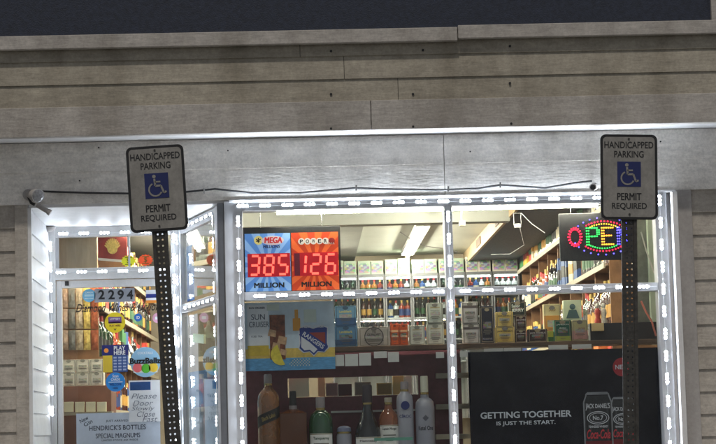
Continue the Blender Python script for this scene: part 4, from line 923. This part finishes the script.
# handwritten note
r_ = rect(129, 380.5, 160, 421.5, YK - .004); Yn = YK - .004; t = thing('handwritten_note', 'handwritten paper asking to please close the door fast', 'note', ((r_[0] + r_[1]) / 2, Yn, r_[2])); a, b = r_[0], r_[1]
MB().box(a, b, Yn, Yn + .001, r_[2], r_[3]).build('paper', M['paper'], t)
MB().box(a + .012, a + .19, Yn - .001, Yn - .0002, r_[3] - .085, r_[3] - .012).build('header', pm('note_blue', (35, 75, 130), var=.3), t)
put_text(MB(), 'SAMSUNG', a + .135, r_[3] - .045, .1, .022, Yn - .002, .02).build('lettering', pm('st_235_238_240', WH), t) if False else None
tx = MB()
for s, px, py, w_ in (('Please', 144, 396, 25), ('Door', 143, 403, 20), ('Slowly', 143, 409, 23), ('Close', 146, 414, 18), ('Fast', 150, 419, 15)):
    p = at(px, py, Yn); put_text(tx, s, p.x, p.z, S(w_, Yn), S(5.2, Yn), Yn - .0015, -.008, .3)
tx.build('handwriting', pm('pencil', (112, 120, 135)), t)
# large notice below
r_ = rect(77, 413, 160, 470, YK); t = thing('bottle_notice', 'large pale printed notice about bottles low on the door', 'notice', ((r_[0] + r_[1]) / 2, YK, r_[2])); a, b = r_[0], r_[1]
MB().box(a, b, YK, YK + .0015, r_[2], r_[3]).build('paper', pm('notice_paper', (185, 195, 208)), t)
tx = MB()
for s, px, py, w_, h_, rt in (("HENDRICK'S BOTTLES", 117.5, 427.5, 56, 5, 0), ('JUST ARRIVED', 117, 421, 22, 2.6, 0), ('SPECIAL MAGNUMS', 118, 435.5, 44, 4.6, 0), ('LIMITED STOCK ASK INSIDE', 120, 440, 36, 1.8, 0), ('New', 84, 419.5, 9, 4, .5), ('Gin', 88, 423, 9, 4, .5)):
    p = at(px, py, YK); put_text(tx, s, p.x, p.z, S(w_, YK), S(h_, YK), YK - .001, .015, rot=rt)
tx.build('lettering', pm('notice_ink', (70, 75, 90)), t)
r_ = rect(146, 290, 158, 303, YK); t = thing('window_card', 'small white blue and orange card at the top right of the door glass', 'card', ((r_[0] + r_[1]) / 2, YK, r_[2])); h = r_[3] - r_[2]
MB().box(r_[0], r_[1], YK, YK + .002, r_[2], r_[3]).build('card', M['paper'], t); MB().box(r_[0], r_[1], YK - .001, YK - .0002, r_[2] + h * .4, r_[2] + h * .7).build('blue_band', pm('st_30_45_120', NV), t)
MB().box(r_[0], r_[1], YK - .001, YK - .0002, r_[2], r_[2] + h * .22).build('orange_band', pm('st_240_150_60', (240, 150, 60)), t)
# starburst price tags in the transom
def star(px, py, r, col, label):
    Y = YD + .012; p = at(px, py, Y); t_ = thing('starburst_tag', label, 'price tag', (p.x, Y, p.z), 'starburst price tags in the transom')
    q = [(p.x + S(r * 1.1, Y) * (1 if i % 2 else .82) * math.cos(2 * math.pi * i / 28), p.z + S(r * .88, Y) * (1 if i % 2 else .82) * math.sin(2 * math.pi * i / 28)) for i in range(28)]
    MB().prism(q, Y, Y + .002).build('card', pm('st_%d_%d_%d' % col, col), t_)
    k = MB(); put_text(k, '$', p.x, p.z + .0, .03, .05, Y - .001, .01); k.ribbon([(p.x - .03, p.z - .03), (p.x + .03, p.z - .03)], .006, Y - .001, Y - .0002).ribbon([(p.x - .03, p.z + .03), (p.x + .03, p.z + .03)], .006, Y - .001, Y - .0002)
    k.build('lettering', pm('tag_ink', (90, 85, 30)), t_)
star(128.5, 261, 7, (225, 225, 40), 'yellow starburst price tag in the transom'); star(145.5, 260, 7, (235, 85, 40), 'orange starburst price tag in the transom')
# things behind the transom
Y = YD + .16
r_ = rect(57, 238, 97, 268, Y); t = thing('taped_case', 'beige blind panel standing behind the left of the transom', 'panel', ((r_[0] + r_[1]) / 2, Y, r_[2]))
MB().box(r_[0], r_[1], Y, Y + .02, r_[2] - .04, r_[3] + .06).build('sheet', pm('beige_sheet', (190, 172, 148), var=.2, scale=4, stretch=(4, 1, .6)), t)
r_ = rect(98, 236, 127, 270, Y); t = thing('framed_poster', 'red poster with a golden emblem behind the transom glass', 'poster', ((r_[0] + r_[1]) / 2, Y, r_[2])); h = r_[3] - r_[2]; a, b = r_[0], r_[1]; m_ = (a + b) / 2
MB().box(a, b, Y, Y + .015, r_[2] - .04, r_[3] + .06).build('sheet', pm('poster_red', (140, 50, 45), var=.25), t)
MB().box(a, b, Y - .002, Y - .0002, r_[2] - .04, r_[2] + h * .28).build('wood_print', pm('poster_tan', (165, 115, 75), var=.25), t)
mb = MB()
for k in range(11): 
    aa = R(25 + 13 * k); mb.ribbon([(m_ + .02 * math.cos(aa), r_[2] + h * .55 + .02 * math.sin(aa)), (m_ + .075 * math.cos(aa), r_[2] + h * .6 + .1 * math.sin(aa))], .013, Y - .003, Y - .0004)
mb.disc(m_, r_[2] + h * .62, .045, Y - .0035, Y - .0004, 16).build('gold_emblem', pm('gold_print', (225, 195, 110), var=.3, scale=50), t)
put_text(MB(), 'VINO', m_, r_[2] + h * .42, .12, .026, Y - .003, .02).ribbon([(a + .0, r_[2] + h * .33), (b, r_[2] + h * .24)], .022, Y - .0035, Y - .0022).build('white_print', M['ceramic'], t) if False else MB().ribbon([(a + .0, r_[2] + h * .33), (b, r_[2] + h * .24)], .022, Y - .0035, Y - .0022).build('white_print', M['ceramic'], t)

# posters inside the splayed window
def sposter(t0, t1, z0, z1, label, mats, note=None, off=-.02):
    c_ = sp((t0 + t1) / 2, z0, off); t_ = thing('side_poster', label, 'poster', c_, 'posters inside the angled side window')
    hgt = z1 - z0
    for f0, f1, m_, nm in mats:
        zc_ = z0 + hgt * (f0 + f1) / 2; MB().bar(sp(t0, zc_, off), sp(t1, zc_, off), .003, hgt * (f1 - f0) - .0005).build(nm, m_, t_)
    return t_
zq = PZ(200, 370, .8)
M['skyp'] = material('blue_print', lin((110, 185, 255)), var=.3, scale=5, rough=.4, emit=.0); M['whp'] = material('misty_print', lin((205, 225, 245)), var=.25, scale=7, rough=.4)
sposter(.12, .93, SILL + .05, zq, 'tall sky blue drink poster low in the angled side window', [(.62, 1, M['skyp'], 'sky_print'), (.2, .62, M['whp'], 'misty_print'), (0, .2, pm('goldp', (190, 165, 80), var=.3), 'gold_print')])
zq2 = PZ(200, 240, .8)
sposter(.74, .93, zMid + .06, zq2, 'narrow blue and green poster at the inner edge of the upper side window', [(.55, 1, M['skyp'], 'sky_print'), (0, .55, pm('bluep', (45, 110, 190), var=.4, scale=12), 'blue_print')])
p0, p1 = sp(.42, PZ(215, 338, .5), .012), sp(.7, PZ(215, 334, .5), .012)
solo(MB().bar(p0, p1, .002, .075), 'sticky_note', pm('note_green', (205, 225, 190)), 'pale green note stuck on the angled side window', 'note')

# ------------------------------------------------------------------ shelving and stock inside
GOODS = {}
def good(kind, col):
    k = (kind, col)
    if k in GOODS: return GOODS[k]
    mb = MB(); cm = pm('glass_%d_%d_%d' % col, col, rough=.15, coat=.5) if kind != 'carton' else pm('card_%d_%d_%d' % col, col)
    if kind == 'wine':
        mb.lathe([(.037, 0), (.037, .19), (.032, .215), (.016, .235), (.0145, .29)], 0, 0, 0, 12).mat(2).lathe([(.0155, .27), (.0155, .312)], 0, 0, 0, 10)
        mb.mat(1).lathe([(.0377, .05), (.0377, .14)], 0, 0, 0, 12, cap=False)
    elif kind == 'spirit':
        mb.lathe([(.045, 0), (.045, .16), (.04, .18), (.017, .195), (.016, .23)], 0, 0, 0, 12).mat(2).lathe([(.019, .225), (.019, .265)], 0, 0, 0, 10)
        mb.mat(1).lathe([(.0457, .03), (.0457, .13)], 0, 0, 0, 12, cap=False)
    else:
        mb.box(-.045, .045, -.045, .045, 0, .27).mat(1).box(-.0462, .0462, -.0462, .0462, .08, .17)
    GOODS[k] = mb.mesh(kind + '_stock', [cm, random.choice([pm('lbl_cream', (205, 195, 170)), pm('lbl_gold', (190, 145, 70)), pm('lbl_red', (150, 40, 35)), pm('lbl_blue', (45, 65, 120)), pm('lbl_black', (35, 32, 34)), pm('lbl_green', (45, 85, 55))]), pm('capc_%d' % random.randint(0, 2), random.choice([(40, 35, 35), (170, 40, 40), (200, 170, 90)]))], smooth=(kind != 'carton')); return GOODS[k]
CN = {(25, 50, 30): 'dark green', (60, 25, 22): 'dark red', (170, 110, 50): 'amber', (215, 222, 225): 'clear', (150, 60, 40): 'russet', (45, 80, 140): 'blue', (215, 205, 180): 'cream', (190, 60, 45): 'red', (60, 120, 70): 'green', (220, 180, 70): 'yellow', (35, 32, 34): 'black', (225, 130, 60): 'orange'}
WC, SPC, CC = [(25, 50, 30), (60, 25, 22), (35, 32, 34)], [(170, 110, 50), (215, 222, 225), (150, 60, 40), (45, 80, 140)], [(215, 205, 180), (190, 60, 45), (60, 120, 70), (220, 180, 70), (45, 80, 140), (225, 130, 60)]
ORD = ['first', 'second', 'third', 'fourth', 'fifth', 'sixth', 'seventh', 'eighth', 'ninth', 'tenth', 'eleventh', 'twelfth', 'thirteenth', 'fourteenth']
def stock(x, y, z, kind, col, where, group, s=1.0):
    nm = {'wine': 'wine_bottle', 'spirit': 'spirit_bottle', 'carton': 'bottle_carton'}[kind]
    o = bpy.data.objects.new(nm, good(kind, col)); COL.objects.link(o); o.location = (x, y, z); o.scale = (s, s, s); o.rotation_euler = (0, 0, random.uniform(-.2, .2))
    word = {'wine': 'wine bottle', 'spirit': 'spirit bottle', 'carton': 'carton'}[kind]
    return tag(o, '%s %s %s' % (CN[col], word, where), {'wine': 'bottle', 'spirit': 'bottle', 'carton': 'box'}[kind], group)
def wall_shelving(xf, xb, y0, y1, shelves, side, label, bay, skip=()):
    t_ = thing('wall_shelving', label, 'shelving', ((xf + xb) / 2, (y0 + y1) / 2, FLOOR)); lo, hi = min(xf, xb), max(xf, xb); sg = 1 if xb > xf else -1
    ny = int((y1 - y0) / bay) + 1
    top = CEIL - .2 if side == 'left' else bz
    for i in range(ny):
        y = y0 + i * bay; MB().box(lo + (.035 if sg > 0 else 0), hi - (.035 if sg < 0 else 0), y - .014, y + .014, FLOOR, top).build('upright', M['wood'], t_)
    MB().box(xb - .002 if sg > 0 else xb - .02, xb + .02 if sg > 0 else xb + .002, y0, y1, FLOOR, top).build('back_panel', M['woodd'], t_)
    for k, (z, nm) in enumerate(shelves):
        MB().box(lo + .03, hi - .003, y0, y1, z - .025, z).build('shelf', M['wood'], t_)
        a = xf - .012 if sg > 0 else xf; MB().box(a, a + .012, y0, y1, z - .042, z + .004).build('price_rail', M['cream'], t_)
        if k in skip: continue
        for i in range(ny - 1):
            kind = random.choice(['wine', 'wine', 'spirit', 'spirit', 'carton']); cols = {'wine': WC, 'spirit': SPC, 'carton': CC}[kind]; c1, c2 = random.choice(cols), random.choice(cols)
            where = 'on %s %s wall shelf, %s bay back' % (nm, side, ORD[i]); n_ = 7
            for j in range(n_):
                stock(xf + sg * random.uniform(.055, .075), y0 + bay * (i + (j + .7) / (n_ + .4)), z + .001, kind, c1 if j < n_ / 2 else c2, where, 'stock on the %s wall shelves' % side, random.uniform(.98, 1.3))
wall_shelving(2.6, 3.1, 1.3, 8.6, [(EYE + 1.39 + .5, 'top'), (EYE + 1.39, 'second'), (EYE + .86, 'third'), (EYE + .36, 'fourth')], 'right', 'tall wooden shelving along the right shop wall full of bottles', .88)
wall_shelving(-1.85, -2.33, 2.1, 8.6, [(EYE + 1.62, 'top'), (EYE + 1.17, 'second'), (EYE + .72, 'third'), (EYE + .25, 'fourth')], 'left', 'tall wooden shelving along the left shop wall seen through the door', .66)

# glass coolers on the back wall with stacked cases on top
YW = 8.45
ck = 0
M['coolw'] = emitter('cooler_light', (.95, 1, .93), 10)
zc1 = PZ(420, 275.5, YW); zc0 = zc1 - 1.75
for i in range(7):
    x0 = PX(331 + 27 * i, 280, YW); x1 = x0 + S(27, YW) - .006
    t = thing('drink_cooler', 'glass door drink cooler on the back wall, %s from the left' % ORD[i], 'cooler', ((x0 + x1) / 2, YW + .3, zc0), 'coolers along the back wall')
    MB().box(x0, x1, YW + .58, YW + .6, zc0, zc1).box(x0, x0 + .01, YW + .02, YW + .58, zc0, zc1).box(x1 - .01, x1, YW + .02, YW + .58, zc0, zc1).box(x0, x1, YW + .02, YW + .6, zc1 + .0005, zc1 + .03).build('cabinet', M['white'], t)
    mb = MB().box(x0, x0 + .018, YW, YW + .019, zc0, zc1 + .03).box(x1 - .018, x1, YW, YW + .019, zc0, zc1 + .03).box(x0 + .018, x1 - .018, YW, YW + .019, zc1 - .005, zc1 + .03)
    mb.build('door_frame', M['alud'], t)
    MB().box(x0 + .018, x1 - .018, YW + .008, YW + .011, zc0, zc1 - .005).build('door_glass', M['glass'], t)
    MB().box(x0 + .02, x1 - .02, YW + .03, YW + .045, zc1 - .03, zc1 - .012).build('light_bar', M['coolw'], t)
    for k in range(4):
        z = zc1 - .235 - .27 * k; MB().box(x0 + .011, x1 - .011, YW + .05, YW + .57, z - .02, z).build('shelf', M['alud'] if False else M['alu'], t)
        if k < 3:
            kind = random.choice(['wine', 'spirit', 'spirit']); cols = {'wine': WC, 'spirit': SPC + CC}[kind]
            for j in range(4):
                c_ = random.choice(SPC if kind == 'spirit' else WC)
                stock(x0 + .06 + j * .071, YW + .12, z + .001, kind, c_, 'on %s shelf of %s cooler from left' % (('top', 'middle', 'lower')[k], ORD[i]), 'bottles in the back coolers', .8)
    col = random.choice([(190, 185, 175), (120, 140, 165), (200, 190, 150), (170, 120, 110), (150, 165, 150)])
    zq_ = zc1 + .032; hq = (PZ(420, 258.5, YW) - zq_)
    for k in range(2):
        cw = (x1 - x0 - .01) / 2; xa = x0 + .005 + k * cw; dz_ = random.uniform(-.02, .012)
        kc = MB().box(xa, xa + cw - .006, YW + .05, YW + .4, zq_, zq_ + hq + dz_)
        t = thing('drink_case', 'busy printed drink case above the %s back cooler, %s of its pair' % (ORD[i], ('left', 'right')[k]), 'box', (xa + cw / 2, YW + .2, zq_), 'cases on top of the coolers')
        kc.build('box_body', pm('card_%d_%d_%d' % col, col), t, bevel=.003); MB().box(xa + .012, xa + cw - .018, YW + .047, YW + .0495, zq_ + .02, zq_ + hq + dz_ - .03).build('printed_face', M['busy'], t)

# stock behind the door: counter with white boxes, hanging bags, red brown counter
Y = YD + .45
r_ = rect(60, 386, 111, 412, Y); solo(MB().box(r_[0] - .1, r_[1], Y, Y + .45, FLOOR, r_[3]), 'counter', material('counter_wood', lin((120, 80, 65)), var=.2, scale=5), 'red brown counter block behind the lower door glass', 'counter', bevel=.004)
zc_ = r_[3]
n = 0
for row in range(2):
    for i in range(3):
        a = rect(62 + 14 * i, 358, 75.3 + 14 * i, 371, Y + .05); h = a[3] - a[2]; z0 = zc_ + .002 + row * (h + .002)
        carton((a[0], a[1], z0, z0 + h), Y + .05, .14, (222, 218, 205), 'white boxed bottle set on the counter, %s row, %s from the left' % (('lower', 'upper')[row], ORD[i]),
               [('CHATEAU', .5, .3, .6, .12, (120, 115, 110))], face=(200, 200, 195) if row == 0 else (232, 228, 215), group='white boxes on the counter', ins=.02)
for i in range(5):
    px = 64 + i * 7.5; top = at(px, 288, Y + .1); bot = at(px, 352, Y + .1); t = thing('hanging_bag', 'shiny snack bag hanging behind the door glass, %s from the left' % ORD[i], 'snack bag', (top.x, Y + .1, top.z), 'bags hanging behind the door')
    col = [(175, 150, 130), (120, 120, 115), (190, 175, 150), (215, 190, 110), (160, 90, 60)][i]
    z = top.z; k = 0
    for k in range(3):
        z1_ = z - .19 * k; z0_ = z1_ - .178; mb = MB(); w_ = .032; rows = []
        for j in range(6):
            v = j / 5; b = math.sin(math.pi * v) * .02; zz_ = z1_ + (z0_ - z1_) * v; wj = w_ * (1 - .12 * math.sin(math.pi * v) + random.uniform(-.05, .05))
            rows += [(top.x - wj, Y + .1, zz_), (top.x, Y + .1 - b, zz_), (top.x + wj, Y + .1, zz_), (top.x, Y + .1 + b, zz_)]
        mb.add(rows, [(4 * j + q, 4 * j + (q + 1) % 4, 4 * j + 4 + (q + 1) % 4, 4 * j + 4 + q) for j in range(5) for q in range(4)])
        mb.build('pouch', pm('foil_%d' % i, col, rough=.2, metal=.4, var=.5, scale=30), t, smooth=True)
# small wares on the low shelf under the counter's left
for i in range(4):
    a = rect(64 + 11 * i, 402, 73 + 11 * i, 412, YD + .3); carton((a[0], a[1], a[2], a[3]), YD + .3, .06, (210, 205, 180), 'small cream packet in front of the counter, %s from the left' % ORD[i], group='small packets before the counter')
a = rect(60, 412, 112, 415, YD + .28); solo(MB().box(a[0] - .05, a[1], YD + .25, YD + .42, a[2], a[3]), 'packet_shelf', M['cream'], 'narrow cream shelf under the small packets behind the door', 'shelf')

# wires and small fittings in the window
solo(MB().tube([at(400, 232, 4), at(412, 240, 4), at(425, 246, 4), at(445, 249, 4), at(458, 252, 4)], .0045, 6), 'loose_wire', M['trimgrey'], 'thin grey loose wire drooping under the shop ceiling', 'wire', smooth=True)
solo(MB().tube([at(491, 254.5, 1.5), at(510, 254, 1.5), at(524, 245, 1.5), at(520, 228, 1.5)], .0035, 6), 'loose_wire', M['alu'], 'pale wire looping down beside the bulkhead', 'wire', smooth=True)
solo(MB().tube([at(521, 213, .6), at(532, 224, .6), at(545, 233, .6)], .004, 6), 'loose_wire', M['alu'], 'pale wire slanting right from the window lamp', 'wire', smooth=True)
c_ = at(517.5, 224, .5)
t = thing('hanging_basket', 'small white wire cup hanging under the window lamp', 'basket', c_)
MB().lathe([(.028, -.03), (.032, 0)], c_.x, c_.y, c_.z, 16).build('cup', M['alu'], t, smooth=True)
MB().tube([c_ + Vector((-.03, 0, 0)), c_ + Vector((-.03, 0, .09)), c_ + Vector((.03, 0, .09)), c_ + Vector((.03, 0, 0))], .003, 6).build('hanger', M['alu'], t)
c_ = at(462, 223.5, 2.5); t = thing('shop_camera', 'tiny white camera on the ceiling beyond the right pane', 'camera', c_)
MB().box(c_.x - .025, c_.x + .03, c_.y - .05, c_.y + .05, c_.z - .025, c_.z + .02).build('camera_body', M['ceramic'], t, bevel=.004); MB().tube([c_, c_ + Vector((0, 0, .25))], .008).build('stem', M['ceramic'], t)
solo(MB().tube([at(641, 301, .3), at(646, 312, .3), at(652, 322, .3), at(656, 336, .3)], .008, 8), 'pink_cord', pm('cord_pink', (205, 120, 105)), 'pink cord hanging in the right corner of the window', 'cord', smooth=True)
solo(MB().tube([at(641, 232, .3), at(646, 250, .3), at(655, 275, .3)], .006, 8), 'white_cord', M['ceramic'], 'white cord hanging in the right corner of the window', 'cord', smooth=True)
r_ = rect(649.5, 222, 655, 345, .45); solo(MB().box(r_[0], r_[1], .42, .5, r_[2], r_[3] + .1), 'corner_trim', pm('trim_green', (195, 210, 190)), 'pale green upright trim at the right inside corner of the window', 'trim')
r_ = rect(633, 222, 649, 345, .5); solo(MB().box(r_[0], r_[1], .5, .52, r_[2], r_[3] + .1), 'corner_panel', pm('panel_grey', (110, 112, 105), var=.3), 'grey panel in the right corner behind the signpost', 'panel')
